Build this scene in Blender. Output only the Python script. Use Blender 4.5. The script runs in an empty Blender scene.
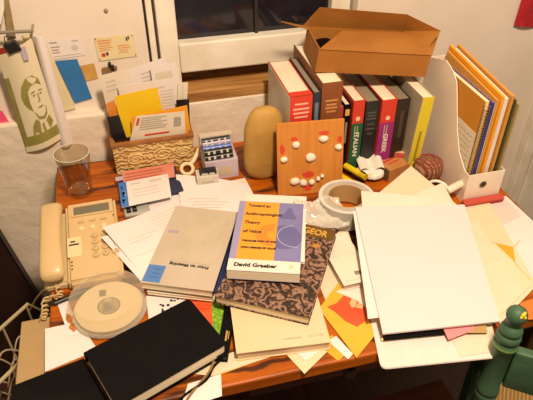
import bpy, bmesh, math, random
from mathutils import Vector, Matrix, noise
random.seed(7)
SC = bpy.context.scene
C = SC.collection
PI = math.pi

# ------------------------------------------------------------------ camera
FPX, PITCH, YAW, CAMZ = 574.0, math.radians(38), math.radians(14.6), 1.55
CO = Vector((0, 0, CAMZ))
F_ = Vector((math.sin(YAW)*math.cos(PITCH), math.cos(YAW)*math.cos(PITCH), -math.sin(PITCH)))
R_ = Vector((math.cos(YAW), -math.sin(YAW), 0))
U_ = R_.cross(F_)
def ray(px, py): return F_ + R_*((px-266.5)/FPX) - U_*((py-200)/FPX)
def Z(px, py, z):
    d = ray(px, py); return CO + d*((z-CAMZ)/d.z)
def Y(px, py, y):
    d = ray(px, py); return CO + d*(y/d.y)
def X(px, py, x):
    d = ray(px, py); return CO + d*(x/d.x)
cam = bpy.data.cameras.new('camera'); cam.sensor_width = 36; cam.lens = FPX*36/533
cam.clip_start = .02
camo = bpy.data.objects.new('camera', cam); C.objects.link(camo)
camo.location = CO; camo.rotation_euler = (PI/2-PITCH, 0, -YAW)
SC.camera = camo

# ------------------------------------------------------------------ materials
def lin(c):
    if isinstance(c, str):
        c = tuple(int(c[i:i+2], 16)/255 for i in (0, 2, 4))
    return tuple(((v+.055)/1.055)**2.4 if v > .04045 else v/12.92 for v in c)+(1,)
_M = {}
def mat(name, col, rough=.6, col2=None, scale=30, bump=0, bscale=60, metal=0, alpha=1, coat=0, stretch=None, ramp=(.35, .65), trans=0, detail=4, spec=None):
    if name in _M: return _M[name]
    m = bpy.data.materials.new(name); m.use_nodes = True
    nt = m.node_tree; b = nt.nodes['Principled BSDF']
    b.inputs['Base Color'].default_value = lin(col)
    b.inputs['Roughness'].default_value = rough
    b.inputs['Metallic'].default_value = metal
    b.inputs['Alpha'].default_value = alpha
    b.inputs['Transmission Weight'].default_value = trans
    b.inputs['Coat Weight'].default_value = coat
    if spec is not None: b.inputs['Specular IOR Level'].default_value = spec
    tc = nt.nodes.new('ShaderNodeTexCoord'); out = tc.outputs['Object']
    if stretch:
        mp = nt.nodes.new('ShaderNodeMapping'); mp.inputs['Scale'].default_value = stretch
        nt.links.new(out, mp.inputs['Vector']); out = mp.outputs['Vector']
    n = nt.nodes.new('ShaderNodeTexNoise'); n.inputs['Scale'].default_value = scale; n.inputs['Detail'].default_value = detail
    nt.links.new(out, n.inputs['Vector'])
    cr = nt.nodes.new('ShaderNodeValToRGB')
    cr.color_ramp.elements[0].position, cr.color_ramp.elements[1].position = ramp
    c1 = lin(col); c2 = lin(col2) if col2 else tuple(v*.95 for v in c1[:3])+(1,)
    cr.color_ramp.elements[0].color = c2; cr.color_ramp.elements[1].color = c1
    nt.links.new(n.outputs['Fac'], cr.inputs['Fac']); nt.links.new(cr.outputs['Color'], b.inputs['Base Color'])
    if bump:
        n2 = nt.nodes.new('ShaderNodeTexNoise'); n2.inputs['Scale'].default_value = bscale; n2.inputs['Detail'].default_value = 5
        nt.links.new(out, n2.inputs['Vector'])
        bp = nt.nodes.new('ShaderNodeBump'); bp.inputs['Strength'].default_value = bump; bp.inputs['Distance'].default_value = .01
        nt.links.new(n2.outputs['Fac'], bp.inputs['Height']); nt.links.new(bp.outputs['Normal'], b.inputs['Normal'])
    _M[name] = m
    return m
def clear(name, alpha=.18, tint='ffffff', rough=.08, edge=.6, gloss=False):
    if name in _M: return _M[name]
    m = bpy.data.materials.new(name); m.use_nodes = True
    nt = m.node_tree; nt.nodes.clear()
    o = nt.nodes.new('ShaderNodeOutputMaterial'); mx = nt.nodes.new('ShaderNodeMixShader')
    t = nt.nodes.new('ShaderNodeBsdfTransparent'); t.inputs['Color'].default_value = lin(tint)
    if gloss:
        p = nt.nodes.new('ShaderNodeBsdfGlossy'); p.inputs['Roughness'].default_value = rough; p.inputs['Color'].default_value = lin('ffffff')
    else:
        p = nt.nodes.new('ShaderNodeBsdfPrincipled'); p.inputs['Roughness'].default_value = rough
        p.inputs['Base Color'].default_value = lin('f2efe8')
    lw = nt.nodes.new('ShaderNodeLayerWeight'); lw.inputs['Blend'].default_value = .35
    mt = nt.nodes.new('ShaderNodeMath'); mt.operation = 'MULTIPLY_ADD'; mt.inputs[1].default_value = edge; mt.inputs[2].default_value = alpha; mt.use_clamp = True
    nt.links.new(lw.outputs['Facing'], mt.inputs[0]); nt.links.new(mt.outputs[0], mx.inputs[0])
    nt.links.new(t.outputs[0], mx.inputs[1]); nt.links.new(p.outputs[0], mx.inputs[2]); nt.links.new(mx.outputs[0], o.inputs[0])
    _M[name] = m
    return m
def wave_mat(name, c1, c2, scale, direction='X', dist=2, rough=.6, bump=.3, c3=None, dscale=1.5):
    if name in _M: return _M[name]
    m = bpy.data.materials.new(name); m.use_nodes = True
    nt = m.node_tree; b = nt.nodes['Principled BSDF']; b.inputs['Roughness'].default_value = rough
    tc = nt.nodes.new('ShaderNodeTexCoord'); w = nt.nodes.new('ShaderNodeTexWave')
    w.bands_direction = direction; w.inputs['Scale'].default_value = scale; w.inputs['Distortion'].default_value = dist; w.inputs['Detail'].default_value = 3; w.inputs['Detail Scale'].default_value = dscale
    nt.links.new(tc.outputs['Object'], w.inputs['Vector'])
    cr = nt.nodes.new('ShaderNodeValToRGB'); cr.color_ramp.elements[0].color = lin(c1); cr.color_ramp.elements[1].color = lin(c2)
    if c3:
        e = cr.color_ramp.elements.new(.5); e.color = lin(c3)
    nt.links.new(w.outputs['Fac'], cr.inputs['Fac']); nt.links.new(cr.outputs['Color'], b.inputs['Base Color'])
    bp = nt.nodes.new('ShaderNodeBump'); bp.inputs['Strength'].default_value = bump; bp.inputs['Distance'].default_value = .004
    nt.links.new(w.outputs['Fac'], bp.inputs['Height']); nt.links.new(bp.outputs['Normal'], b.inputs['Normal'])
    _M[name] = m
    return m

WALL = mat('wall_paint', 'efe0cc', .55, 'e7d6be', 6, .12, 14)
PANEL = mat('panel_paint', 'e6dbd0', .45, 'dfd3c6', 5, .06, 9)
FRAMEP = mat('window_paint', 'eee8dc', .4, 'ddd3c2', 12, .1, 18)
PAPER = mat('white_paper', 'e6dedf', .7, 'e2d9d9', 8)
CREAM = mat('cream_paper', 'e2d0b6', .7, 'decaac', 10)
IVORY = mat('ivory_cover', 'dfc8a6', .5, 'dcc39e', 8)
PAGES = mat('page_edges', 'f5ead6', .8, 'e6d8ba', 3, stretch=(4, 4, 400))
PAGESV = mat('page_edges_upright', 'f2e6d0', .8, 'dccdb0', 3, stretch=(400, 4, 4))
INK = mat('black_ink', '2e2a28', .7)
GREYINK = mat('grey_ink', 'aaa196', .8)
PALEINK = mat('pale_ink', 'cdc4b8', .8)
REDINK = mat('red_ink', 'c8432e', .7)
BLACK = mat('black_cover', '070608', .6, '0a090a', 40, .05, 300, spec=.12)
BLACKP = mat('black_plastic', '1b1b1d', .35)
DARK = mat('dark_wood', '3a1f17', .5, '24120e', 8, stretch=(2, 20, 2))
CARD = mat('brown_cardboard', 'a36a26', .75, '995f1e', 12, .05, 80)
MANILA = mat('manila_card', 'd9a24a', .6, 'cf9640', 10)
ORANGE = mat('orange_paper', 'f0a82e', .6, 'e89c22', 14)
YELLOW = mat('yellow_paper', 'ecc81c', .6, 'e6c010', 14)
BLUE = mat('blue_paper', '2f78bd', .6, '2b70b2', 14)
NAVY = mat('navy_cover', '262c4e', .55, '20253f', 30)
PHONE = mat('cream_plastic', 'd0b588', .35, 'caae7e', 10)
PHONEB = mat('cream_button', 'c6ad7e', .35)
LCD = mat('grey_display', '6d6a58', .25)
WHITEPL = mat('white_plastic', 'ece8de', .35)
GREYPL = mat('grey_plastic', 'a9a8a6', .4)
PINK = mat('pink_paper', 'f0909a', .6)
LILAC = mat('lilac_card', 'c9bccb', .6)
GREEN = mat('green_paint', '43684f', .55, '395b43', 30, .15, 40)
YPAINT = mat('yellow_paint', 'd9c22c', .5)

# ------------------------------------------------------------------ mesh helpers
def finish(name, bm, m, parent=None, loc=None, smooth=False):
    me = bpy.data.meshes.new(name)
    bmesh.ops.recalc_face_normals(bm, faces=bm.faces[:])
    bm.to_mesh(me); bm.free()
    o = bpy.data.objects.new(name, me); C.objects.link(o)
    if m is not None:
        for q in (m if isinstance(m, (list, tuple)) else [m]): me.materials.append(q)
    if parent is not None: o.parent = parent
    if loc is not None: o.location = loc
    if smooth:
        for p in me.polygons: p.use_smooth = True
        try: me.set_sharp_from_angle(angle=math.radians(40))
        except Exception: pass
    return o
def tag(o, label, cat, group=None, kind=None):
    o['label'] = label; o['category'] = cat
    if group: o['group'] = group
    if kind: o['kind'] = kind
    return o
def thing(name, label, cat, loc=(0, 0, 0), rz=0, group=None):
    o = bpy.data.objects.new(name, None); o.empty_display_size = .02; C.objects.link(o)
    o.location = loc; o.rotation_euler = (0, 0, rz)
    return tag(o, label, cat, group)
def struct(o): o['kind'] = 'structure'; return o
def box(bm, x0, x1, y0, y1, z0, z1, bev=0, seg=2):
    r = bmesh.ops.create_cube(bm, size=1, matrix=Matrix.Translation(((x0+x1)/2, (y0+y1)/2, (z0+z1)/2)) @ Matrix.Diagonal((x1-x0, y1-y0, z1-z0, 1)))
    if bev:
        es = list({e for v in r['verts'] for e in v.link_edges})
        bmesh.ops.bevel(bm, geom=es, offset=bev, segments=seg, affect='EDGES', profile=.5)
    return bm
def B(*a, **k): return box(bmesh.new(), *a, **k)
def prism(bm, pts, vec):
    """polygon (3-D points) extruded by vec"""
    vec = Vector(vec)
    a = [bm.verts.new(p) for p in pts]; b = [bm.verts.new(Vector(p)+vec) for p in pts]
    n = len(pts)
    bm.faces.new(a[::-1]); bm.faces.new(b)
    for i in range(n): bm.faces.new((a[i], a[(i+1) % n], b[(i+1) % n], b[i]))
    return bm
def tube(bm, pts, r, n=8, closed=False):
    pts = [Vector(p) for p in pts]; rings = []
    N = len(pts); up = Vector((0, 0, 1))
    for i, p in enumerate(pts):
        if closed: t = (pts[(i+1) % N]-pts[i-1])
        else: t = (pts[min(i+1, N-1)]-pts[max(i-1, 0)])
        t.normalize()
        a = t.cross(up)
        if a.length < 1e-3: a = t.cross(Vector((0, 1, 0)))
        a.normalize(); b = t.cross(a)
        rr = r[i] if isinstance(r, (list, tuple)) else r
        rings.append([bm.verts.new(p+(a*math.cos(2*PI*k/n)+b*math.sin(2*PI*k/n))*rr) for k in range(n)])
    for i in range(N if closed else N-1):
        A, D = rings[i], rings[(i+1) % N]
        for k in range(n): bm.faces.new((A[k], A[(k+1) % n], D[(k+1) % n], D[k]))
    if not closed:
        bm.faces.new(rings[0][::-1]); bm.faces.new(rings[-1])
    return bm
def smooth_path(pts, n=6):
    pts = [Vector(p) for p in pts]; out = []
    P = [pts[0]]+pts+[pts[-1]]
    for i in range(1, len(P)-2):
        for k in range(n):
            t = k/n; a, b, c, d = P[i-1], P[i], P[i+1], P[i+2]
            out.append(.5*((2*b)+(c-a)*t+(2*a-5*b+4*c-d)*t*t+(-a+3*b-3*c+d)*t**3))
    out.append(pts[-1]); return out
def lathe(bm, prof, n=40, sx=1, sy=1, off=(0, 0, 0), closed=False):
    """profile of (radius, z); closed joins last to first"""
    off = Vector(off); rings = []
    for r, z in prof:
        if r < 1e-6: rings.append([bm.verts.new(off+Vector((0, 0, z)))])
        else: rings.append([bm.verts.new(off+Vector((r*sx*math.cos(2*PI*k/n), r*sy*math.sin(2*PI*k/n), z))) for k in range(n)])
    L = len(rings)
    for i in range(L if closed else L-1):
        A, D = rings[i], rings[(i+1) % L]
        for k in range(n):
            q = [A[k % len(A)], A[(k+1) % n % len(A)], D[(k+1) % n % len(D)], D[k % len(D)]]
            u = []
            for v in q:
                if v not in u: u.append(v)
            if len(u) > 2: bm.faces.new(u)
    return bm
def bil(c, u, v):
    """corners TL,TR,BR,BL ; u right, v down"""
    return (c[0]*(1-u)+c[1]*u)*(1-v)+(c[3]*(1-u)+c[2]*u)*v
def sheet_bm(c, o, th, fn=None, n=10):
    nrm = (c[1]-c[0]).cross(c[3]-c[0]).normalized()*-1
    bm = bmesh.new(); top = {}; bot = {}
    n = n if fn else 1
    for i in range(n+1):
        for j in range(n+1):
            u, v = i/n, j/n
            p = bil(c, u, v)-o
            if fn: p = p+nrm*fn(u, v)
            top[i, j] = bm.verts.new(p+nrm*th); bot[i, j] = bm.verts.new(p)
    for i in range(n):
        for j in range(n):
            bm.faces.new((top[i, j], top[i, j+1], top[i+1, j+1], top[i+1, j]))
            bm.faces.new((bot[i, j], bot[i+1, j], bot[i+1, j+1], bot[i, j+1]))
    for k in range(n):
        for a, b in (((k, 0), (k+1, 0)), ((k, n), (k+1, n)), ((0, k), (0, k+1)), ((n, k), (n, k+1))):
            bm.faces.new((top[a], top[b], bot[b], bot[a]))
    return bm
def sheet(name, label, cat, c, m, th=.0005, fn=None, group=None, parent=None):
    c = [Vector(p) for p in c]
    o0 = sum(c, Vector())/4
    o = finish(name, sheet_bm(c, o0, th, fn), m, None, o0, smooth=bool(fn))
    if label: tag(o, label, cat, group)
    o_c[o.name] = (c, o0, th, fn)
    return o
o_c = {}
def marks(o, name, rects, m, label=None, lift=.0003):
    """printing on a sheet: (u0,v0,u1,v1) patches joined in one mesh, child of the sheet"""
    c, o0, th, fn = o_c[o.name]
    nrm = (c[1]-c[0]).cross(c[3]-c[0]).normalized()*-1
    bm = bmesh.new()
    for (u0, v0, u1, v1) in rects:
        k = 6 if fn else 1
        for a in range(k):
            ua, ub = u0+(u1-u0)*a/k, u0+(u1-u0)*(a+1)/k
            pts = []
            for u, v in ((ua, v0), (ub, v0), (ub, v1), (ua, v1)):
                p = bil(c, u, v)-o0+nrm*(th+(fn(u, v) if fn else 0)+lift*.3); pts.append(p)
            prism(bm, pts, nrm*lift)
    q = finish(name, bm, m, o)
    if label: q['label'] = label
    return q
def poly_mark(o, name, uvs, m, lift=.0004, label=None):
    c, o0, th, fn = o_c[o.name]
    nrm = (c[1]-c[0]).cross(c[3]-c[0]).normalized()*-1
    bm = bmesh.new()
    for uv in (uvs if isinstance(uvs[0][0], (tuple, list)) else [uvs]):
        pts = []
        for u, v in uv:
            pts.append(bil(c, u, v)-o0+nrm*(th+(fn(u, v) if fn else 0)+lift*.3))
        prism(bm, pts, nrm*lift)
    q = finish(name, bm, m, o)
    if label: q['label'] = label
    return q
def lines(u0, v0, u1, v1, n, fill=.45, ragged=.25, seed=0):
    r = random.Random(seed); out = []
    for i in range(n):
        v = v0+(v1-v0)*i/n
        out.append((u0, v, u1-(u1-u0)*ragged*r.random(), v+(v1-v0)/n*fill))
    return out
def blob_uv(u, v, ru, rv, n=14, wob=.12, seed=1):
    r = random.Random(seed)
    return [(u+ru*math.cos(2*PI*k/n)*(1+wob*(r.random()-.5)), v+rv*math.sin(2*PI*k/n)*(1+wob*(r.random()-.5))) for k in range(n)]
def text_mesh(s, size, ext=.0002, bold=0, sx=1):
    cu = bpy.data.curves.new('t', 'FONT'); cu.body = s; cu.size = size; cu.extrude = ext; cu.offset = bold; cu.resolution_u = 3
    cu.align_x = 'CENTER'; cu.align_y = 'CENTER'
    t = bpy.data.objects.new('t', cu); C.objects.link(t)
    bpy.context.view_layer.update()
    me = bpy.data.meshes.new_from_object(t.evaluated_get(bpy.context.evaluated_depsgraph_get()))
    bpy.data.objects.remove(t); bpy.data.curves.remove(cu)
    if sx != 1: me.transform(Matrix.Diagonal((sx, 1, 1, 1)))
    return me
def text(name, s, size, m, parent, loc, rot=(0, 0, 0), bold=0, sx=1, fitw=None):
    me = text_mesh(s, size, bold=bold, sx=sx)
    if fitw:
        w = max(v.co.x for v in me.vertices)-min(v.co.x for v in me.vertices)
        me.transform(Matrix.Diagonal((fitw/w, 1, 1, 1)))
    me.materials.clear(); me.materials.append(m)
    o = bpy.data.objects.new(name, me); C.objects.link(o); o.parent = parent
    o.location = loc; o.rotation_euler = rot
    return o
def rect_fit(px, z):
    p = [Z(a, b, z) for a, b in px]
    c = sum(p, Vector())/4
    ux = ((p[1]-p[0])+(p[2]-p[3]))/2; uy = ((p[0]-p[3])+(p[1]-p[2]))/2
    w, h = ux.length, uy.length
    ax = math.atan2(ux.y, ux.x); ay = math.atan2(uy.y, uy.x)-PI/2
    d = (ay-ax+PI) % (2*PI)-PI
    return c, ax+d/2, w, h, math.degrees(d)
def lying_book(name, label, px, ztop, th, cover, pages=PAGES, spine=None, spine_side='left', cov=.0012, inset=.002, cat='book'):
    c, rz, w, h, err = rect_fit(px, ztop)
    print('BOOK', name, label[:24], 'w %.3f h %.3f rz %.1f err %.1f' % (w, h, math.degrees(rz), err))
    t = thing(name, label, cat, (c.x, c.y, ztop-th), rz)
    finish('front_cover', B(-w/2, w/2, -h/2, h/2, th-cov, th), cover, t)
    finish('back_cover', B(-w/2, w/2, -h/2, h/2, 0, cov), cover, t)
    s = {'left': -1, 'right': 1, 'none': 0}[spine_side]
    finish('page_block', B(-w/2+(inset if s >= 0 else cov), w/2-(inset if s <= 0 else cov), -h/2+inset, h/2-inset, cov, th-cov), pages, t)
    if s:
        x = s*w/2
        finish('spine', B(min(x, x-s*cov), max(x, x-s*cov), -h/2, h/2, cov, th-cov), spine or cover, t)
    return t, w, h

def crumple(w, d, h, seed, n=14, amp=.25):
    bm = bmesh.new(); bmesh.ops.create_icosphere(bm, subdivisions=4, radius=1)
    for v in bm.verts:
        c = v.co.copy()
        s = 1+amp*noise.noise(c*1.6+Vector((seed, 0, 0)))+amp*.55*abs(noise.noise(c*4+Vector((0, seed, 0))))
        v.co = Vector((c.x*s*w, c.y*s*d, c.z*s*h))
    lo = min(v.co.z for v in bm.verts)
    bmesh.ops.translate(bm, verts=bm.verts[:], vec=(0, 0, -lo))
    return bm

# ------------------------------------------------------------------ setting
T = .75                                        # desk top
YW, YU = 1.27, 1.30                            # lower wall face, upper wall face
struct(finish('floor', B(-1.5, 2.2, -.8, 1.6, -.05, 0), mat('floor_boards', '4a221b', .45, '32150f', 5, .1, 20, stretch=(14, 1, 1))))
LZ = .868
WX = Y(353, 2, YU).x
bm = bmesh.new(); box(bm, -1.5, WX, YW, 1.6, 0, LZ, .006)
struct(finish('wall_lower', bm, mat('rough_masonry_paint', 'ebdfd0', .5, 'e0d2bf', 6, .5, 22)))
# upper wall with the window opening
wl, wr = Y(178, 43, 1.31).x, Y(330, 10, 1.31).x
xs0, xs1 = Y(160, 50, YU).x, Y(353, 2, YU).x
struct(finish('wall_back', prism(prism(prism(bmesh.new(),
      [(-1.5, YU, LZ), (xs0-.027, YU, LZ), (xs0-.027, YU, 2.4), (-1.5, YU, 2.4)], (0, .25, 0)),
      [(xs1, YW, 0), (2.2, YW, 0), (2.2, YW, 2.4), (xs1, YW, 2.4)], (0, .25, 0)),
      [(xs0-.027, 1.36, LZ), (xs0, 1.36, LZ), (xs0, 1.36, 2.4), (xs0-.027, 1.36, 2.4)], (0, .2, 0)), PANEL))
struct(finish('trim_left', B(xs0-.021, xs0-.007, YU-.002, 1.4, LZ, 2.4, .002), FRAMEP))
GZ = Y(200, 40, 1.31).z
RB = .935                                      # sash rail bottom
struct(finish('window_frame', box(box(box(bmesh.new(), xs0, wl, 1.300, 1.42, LZ, 2.4, .003), wr, xs1-.006, 1.300, 1.42, LZ, 2.4, .003), wl, wr, 1.31, 1.40, 1.9, 2.4), FRAMEP))
struct(finish('window_sash', box(box(bmesh.new(), wl, wr, 1.295, 1.34, RB, GZ, .004), wl, wr, 1.31, 1.34, 1.7, 1.78), FRAMEP))
struct(finish('window_pane', B(wl, wr, 1.325, 1.329, GZ, 1.72), mat('night_glass', '14131a', .08, '22202a', 14, 0)))
mx = Y(256, 15, 1.32).x
struct(finish('window_muntin', B(mx-.004, mx+.004, 1.317, 1.325, GZ, 1.72), mat('muntin_wood', '2a2522', .5)))
struct(finish('window_sill', box(bmesh.new(), xs0+.01, xs1-.01, 1.272, 1.36, LZ-.02, LZ+.026, .003), mat('raw_wood', 'bb8c50', .7, '93642f', 6, .3, 30, stretch=(1, 12, 12))))
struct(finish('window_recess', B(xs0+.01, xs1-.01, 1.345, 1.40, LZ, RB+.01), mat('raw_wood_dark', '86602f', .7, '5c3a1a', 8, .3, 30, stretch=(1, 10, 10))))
# moulding on the wall to the right of the desk
xr = Y(512, 168, 1.27).x
struct(finish('trim_right', box(box(bmesh.new(), xr, xr+.035, 1.24, YW, 0, LZ, .004), xr+.05, xr+.40, 1.25, YW, 0, LZ, .004), FRAMEP))

# ------------------------------------------------------------------ desk
WOOD = None
def desk_wood():
    m = mat('worn_desk_varnish', 'ba600a', .45, '8e4405', 5, .1, 20, stretch=(1.2, 14, 4), coat=.08, spec=.3)
    nt = m.node_tree; b = nt.nodes['Principled BSDF']
    src = b.inputs['Base Color'].links[0].from_socket
    tc = nt.nodes.new('ShaderNodeTexCoord'); mp = nt.nodes.new('ShaderNodeMapping'); mp.inputs['Scale'].default_value = (4, 22, 10)
    n = nt.nodes.new('ShaderNodeTexNoise'); n.inputs['Scale'].default_value = 1.3; n.inputs['Detail'].default_value = 6
    cr = nt.nodes.new('ShaderNodeValToRGB'); cr.color_ramp.elements[0].position = .54; cr.color_ramp.elements[1].position = .62
    mix = nt.nodes.new('ShaderNodeMix'); mix.data_type = 'RGBA'
    nt.links.new(tc.outputs['Object'], mp.inputs['Vector']); nt.links.new(mp.outputs['Vector'], n.inputs['Vector']); nt.links.new(n.outputs['Fac'], cr.inputs['Fac'])
    nt.links.new(cr.outputs['Color'], mix.inputs['Factor']); nt.links.new(src, mix.inputs['A']); mix.inputs['B'].default_value = lin('3a1c10')
    # worn dark groove running along the front edge
    sx = nt.nodes.new('ShaderNodeSeparateXYZ'); nt.links.new(tc.outputs['Object'], sx.inputs[0])
    n3 = nt.nodes.new('ShaderNodeTexNoise'); n3.inputs['Scale'].default_value = 16; n3.inputs['Detail'].default_value = 4
    nt.links.new(tc.outputs['Object'], n3.inputs['Vector'])
    a1 = nt.nodes.new('ShaderNodeMath'); a1.operation = 'MULTIPLY_ADD'; a1.inputs[1].default_value = .03; nt.links.new(n3.outputs['Fac'], a1.inputs[0]); nt.links.new(sx.outputs['Y'], a1.inputs[2])
    a2 = nt.nodes.new('ShaderNodeMath'); a2.operation = 'ADD'; a2.inputs[1].default_value = .319; nt.links.new(a1.outputs[0], a2.inputs[0])
    a3 = nt.nodes.new('ShaderNodeMath'); a3.operation = 'ABSOLUTE'; nt.links.new(a2.outputs[0], a3.inputs[0])
    mr = nt.nodes.new('ShaderNodeMapRange'); mr.inputs['From Min'].default_value = .003; mr.inputs['From Max'].default_value = .007; mr.inputs['To Min'].default_value = .9; mr.inputs['To Max'].default_value = 0
    nt.links.new(a3.outputs[0], mr.inputs['Value'])
    mix2 = nt.nodes.new('ShaderNodeMix'); mix2.data_type = 'RGBA'; nt.links.new(mr.outputs[0], mix2.inputs['Factor']); nt.links.new(mix.outputs['Result'], mix2.inputs['A']); mix2.inputs['B'].default_value = lin('32170c')
    nt.links.new(mix2.outputs['Result'], b.inputs['Base Color'])
    return m
WOOD = desk_wood()
DX0, DX1, DY0, DY1 = -.205, .80, .538, 1.25
d = thing('desk', 'worn orange brown wooden desk covered in books and papers', 'desk', (.3, .9, 0))
def dk(name, bm, m): 
    bmesh.ops.translate(bm, verts=bm.verts[:], vec=(-.3, -.9, 0)); return finish(name, bm, m, d)
dk('desk_top', B(DX0, DX1, DY0, DY1, T-.028, T, .004), WOOD)
dk('apron', box(box(box(bmesh.new(), DX0+.04, DX1-.04, DY0+.06, DY0+.08, T-.12, T-.028), DX0+.04, DX0+.06, DY0+.08, DY1-.05, T-.12, T-.028), DX1-.06, DX1-.04, DY0+.08, DY1-.05, T-.12, T-.028), DARK)
dr = dk('drawer', B(.12, .48, DY0+.045, DY0+.06, T-.115, T-.035, .003), mat('drawer_wood', '4a261a', .45, '341811', 6, stretch=(2, 10, 10)))
kb = lathe(bmesh.new(), [(0, 0), (.008, 0), (.006, .012), (.013, .02), (.011, .027), (0, .029)], 20)
k = finish('drawer_knob', kb, DARK, dr, (.3-.3, DY0+.045-.9, T-.075), True); k.rotation_euler = (PI/2, 0, 0)
for lx in (DX0+.035, DX1-.085):
    for ly in (DY0+.055, DY1-.10):
        dk('leg', B(lx, lx+.05, ly, ly+.05, 0, T-.028, .004), DARK)

# dark wooden crate under the desk
c0 = Z(405, 389, .45)
t = thing('wooden_crate', 'low reddish brown wooden crate on the floor under the desk', 'crate', (c0.x, c0.y-.15, 0), math.radians(3))
RW = mat('red_brown_wood', '6e3219', .6, '562512', 6, .1, 20, stretch=(2, 14, 14))
finish('crate_lid', B(-.17, .10, -.14, .15, .43, .45, .004), RW, t)
for n_, a in (('side_panel', (-.16, .09, -.13, -.115)), ('side_panel', (-.16, .09, .125, .14)), ('side_panel', (-.16, -.145, -.115, .125)), ('side_panel', (.075, .09, -.115, .125))):
    finish(n_, B(*a, 0, .43, .002), RW, t)

# ------------------------------------------------------------------ things pinned on the wall
def wq(pts, y=YU-.0012): return [Y(a, b, y) for a, b in pts]
s = sheet('business_card', 'white business card with small grey print pinned above blue strip', 'card', wq([(45, 40), (81, 38), (85, 55), (51, 60)]), PAPER)
marks(s, 'printed_text', [(.08, .12, .3, .2), (.1, .35, .35, .42), (.1, .5, .3, .57), (.1, .64, .32, .7), (.72, .1, .9, .15), (.1, .85, .9, .88)], GREYINK)
poly_mark(s, 'logo', [blob_uv(.76, .5, .1, .16, seed=3), ], PALEINK)
s = sheet('blue_strip', 'plain blue paper strip hanging on the wall below the business card', 'paper', wq([(55, 61), (77, 59), (92, 98), (75, 103)], YU-.003), BLUE, .001)
s = sheet('tan_card', 'small tan square card stuck beside the blue strip', 'card', wq([(80, 66), (94, 63), (98, 78), (86, 81)], YU-.0015), mat('tan_card', 'cfa25a', .6, 'bf9048', 30), .001)
s = sheet('certificate_card', 'cream certificate card with orange print stuck on upper wall', 'card', wq([(94, 38), (133, 34), (137, 56), (99, 61)], YU-.0015), mat('certificate_cream', 'e4d6b0', .6, 'dccb9c', 25), .001)
marks(s, 'printed_text', [(.06, .12, .42, .17), (.06, .22, .4, .27), (.06, .34, .36, .38), (.06, .44, .42, .48), (.06, .54, .34, .58), (.55, .42, .85, .46), (.55, .52, .88, .56), (.58, .62, .8, .66), (.55, .72, .78, .76)], mat('orange_ink', 'd8935c', .7))
for q_ in [(.22, .66, .28, .8), (.79, .10, .83, .26), (.84, .07, .88, .2), (.02, .02, .04, .08), (.96, .02, .98, .08), (.96, .9, .98, .97), (.02, .9, .04, .97)]: marks(s, 'stamp_mark', [q_], INK)
marks(s, 'red_stamp', [(.10, .68, .2, .84)], REDINK)
# bulldog clip
p = Y(110, 68, YU-.004)
t = thing('bulldog_clip', 'small brown and black clip on the wall below certificate card', 'clip', p)
finish('clip_jaw', prism(bmesh.new(), [(-.018, 0, -.006), (.016, 0, -.004), (.016, 0, .004), (-.018, 0, .003)], (0, -.006, 0)), mat('clip_brown', '8a6a3c', .4), t)
finish('clip_grip', box(box(bmesh.new(), .002, .010, -.012, -.004, -.004, .010, .001), -.002, .004, -.010, 0, .004, .016, .001), BLACKP, t)
# nail
p = Y(106, 10, YU)
nm = lathe(bmesh.new(), [(0, 0), (.004, 0), (.005, .003), (.002, .006), (0, .006)], 12)
n_ = tag(finish('nail', nm, mat('nail_metal', 'a08e78', .5), None, p, True), 'small painted nail head on the bare upper wall', 'nail'); n_.rotation_euler = (PI/2, 0, 0)
# hanging strap, white roll top-left and rod
s = sheet('fabric_strap', 'brownish grey fabric strap hanging at the top left corner', 'strap', wq([(3, -6), (8, -6), (16, 38), (8, 40)], YU-.012), mat('strap_cloth', '9a835e', .8, '8a7450', 60), .002)
p = [Y(a, b, YU-.03) for a, b in ((-8, -14), (3, -8), (4, 10), (1, 24), (-6, 29), (-14, 20))]
o0 = sum(p, Vector())/6
tag(finish('white_dish', prism(bmesh.new(), [q-o0 for q in p], (0, .02, 0)), WHITEPL, None, o0), 'white rounded plastic dish hung at the photo\'s upper left edge', 'dish')
p0, p1 = Y(-8, 33, YU-.035), Y(32, 31, YU-.035)
o0 = (p0+p1)/2
t = thing('wall_rail', 'clear grey rod fixed on the wall above the hanging portrait', 'rail', o0)
finish('rod', tube(bmesh.new(), [p0-o0, p1-o0], .0035, 10), mat('smoke_plastic', '8b8274', .3), t, None, True)
finish('bracket', tube(bmesh.new(), [p1-o0, p1-o0+Vector((0, .035, 0))], .003, 8), mat('smoke_plastic', '8b8274', .3), t)
# sheets hanging from the rod
curl = lambda u, v: .012*math.sin(PI*u)+.018*max(0, v-.75)**1.2
s = sheet('yellowed_sheet', 'yellowed sheet hanging behind the portrait, against the wall', 'paper', wq([(22, 34), (42, 34), (76, 108), (52, 114)], YU-.006), mat('yellowed_paper', 'e2d6b0', .7, 'dccfa6', 12))
s = sheet('folded_note', 'narrow white folded note hanging between the portrait and the yellowed sheet', 'paper', wq([(31, 33), (41, 36), (54, 72), (46, 75)], YU-.012), PAPER, .001)
OLIVE = mat('olive_ink', '8a8442', .7, '9a944e', 30)
POR = mat('portrait_paper', 'e6dcc0', .65, 'e1d6b6', 12)
s = sheet('portrait_print', 'cream print with olive portrait of a man hanging from clip', 'print', [Y(-3, 56, YU-.05), Y(31, 38, YU-.05), Y(62, 138, YU-.034), Y(27, 152, YU-.034)], POR, .0008, lambda u, v: .012*math.sin(PI*u)-.004*math.sin(PI*v))
marks(s, 'olive_border', [(0, .22, .13, .84), (.0, .84, .98, .94)], OLIVE)
FM = lambda P: [(.62+(u-.52)*1.35, .02+v*.98) for u, v in P]
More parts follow.
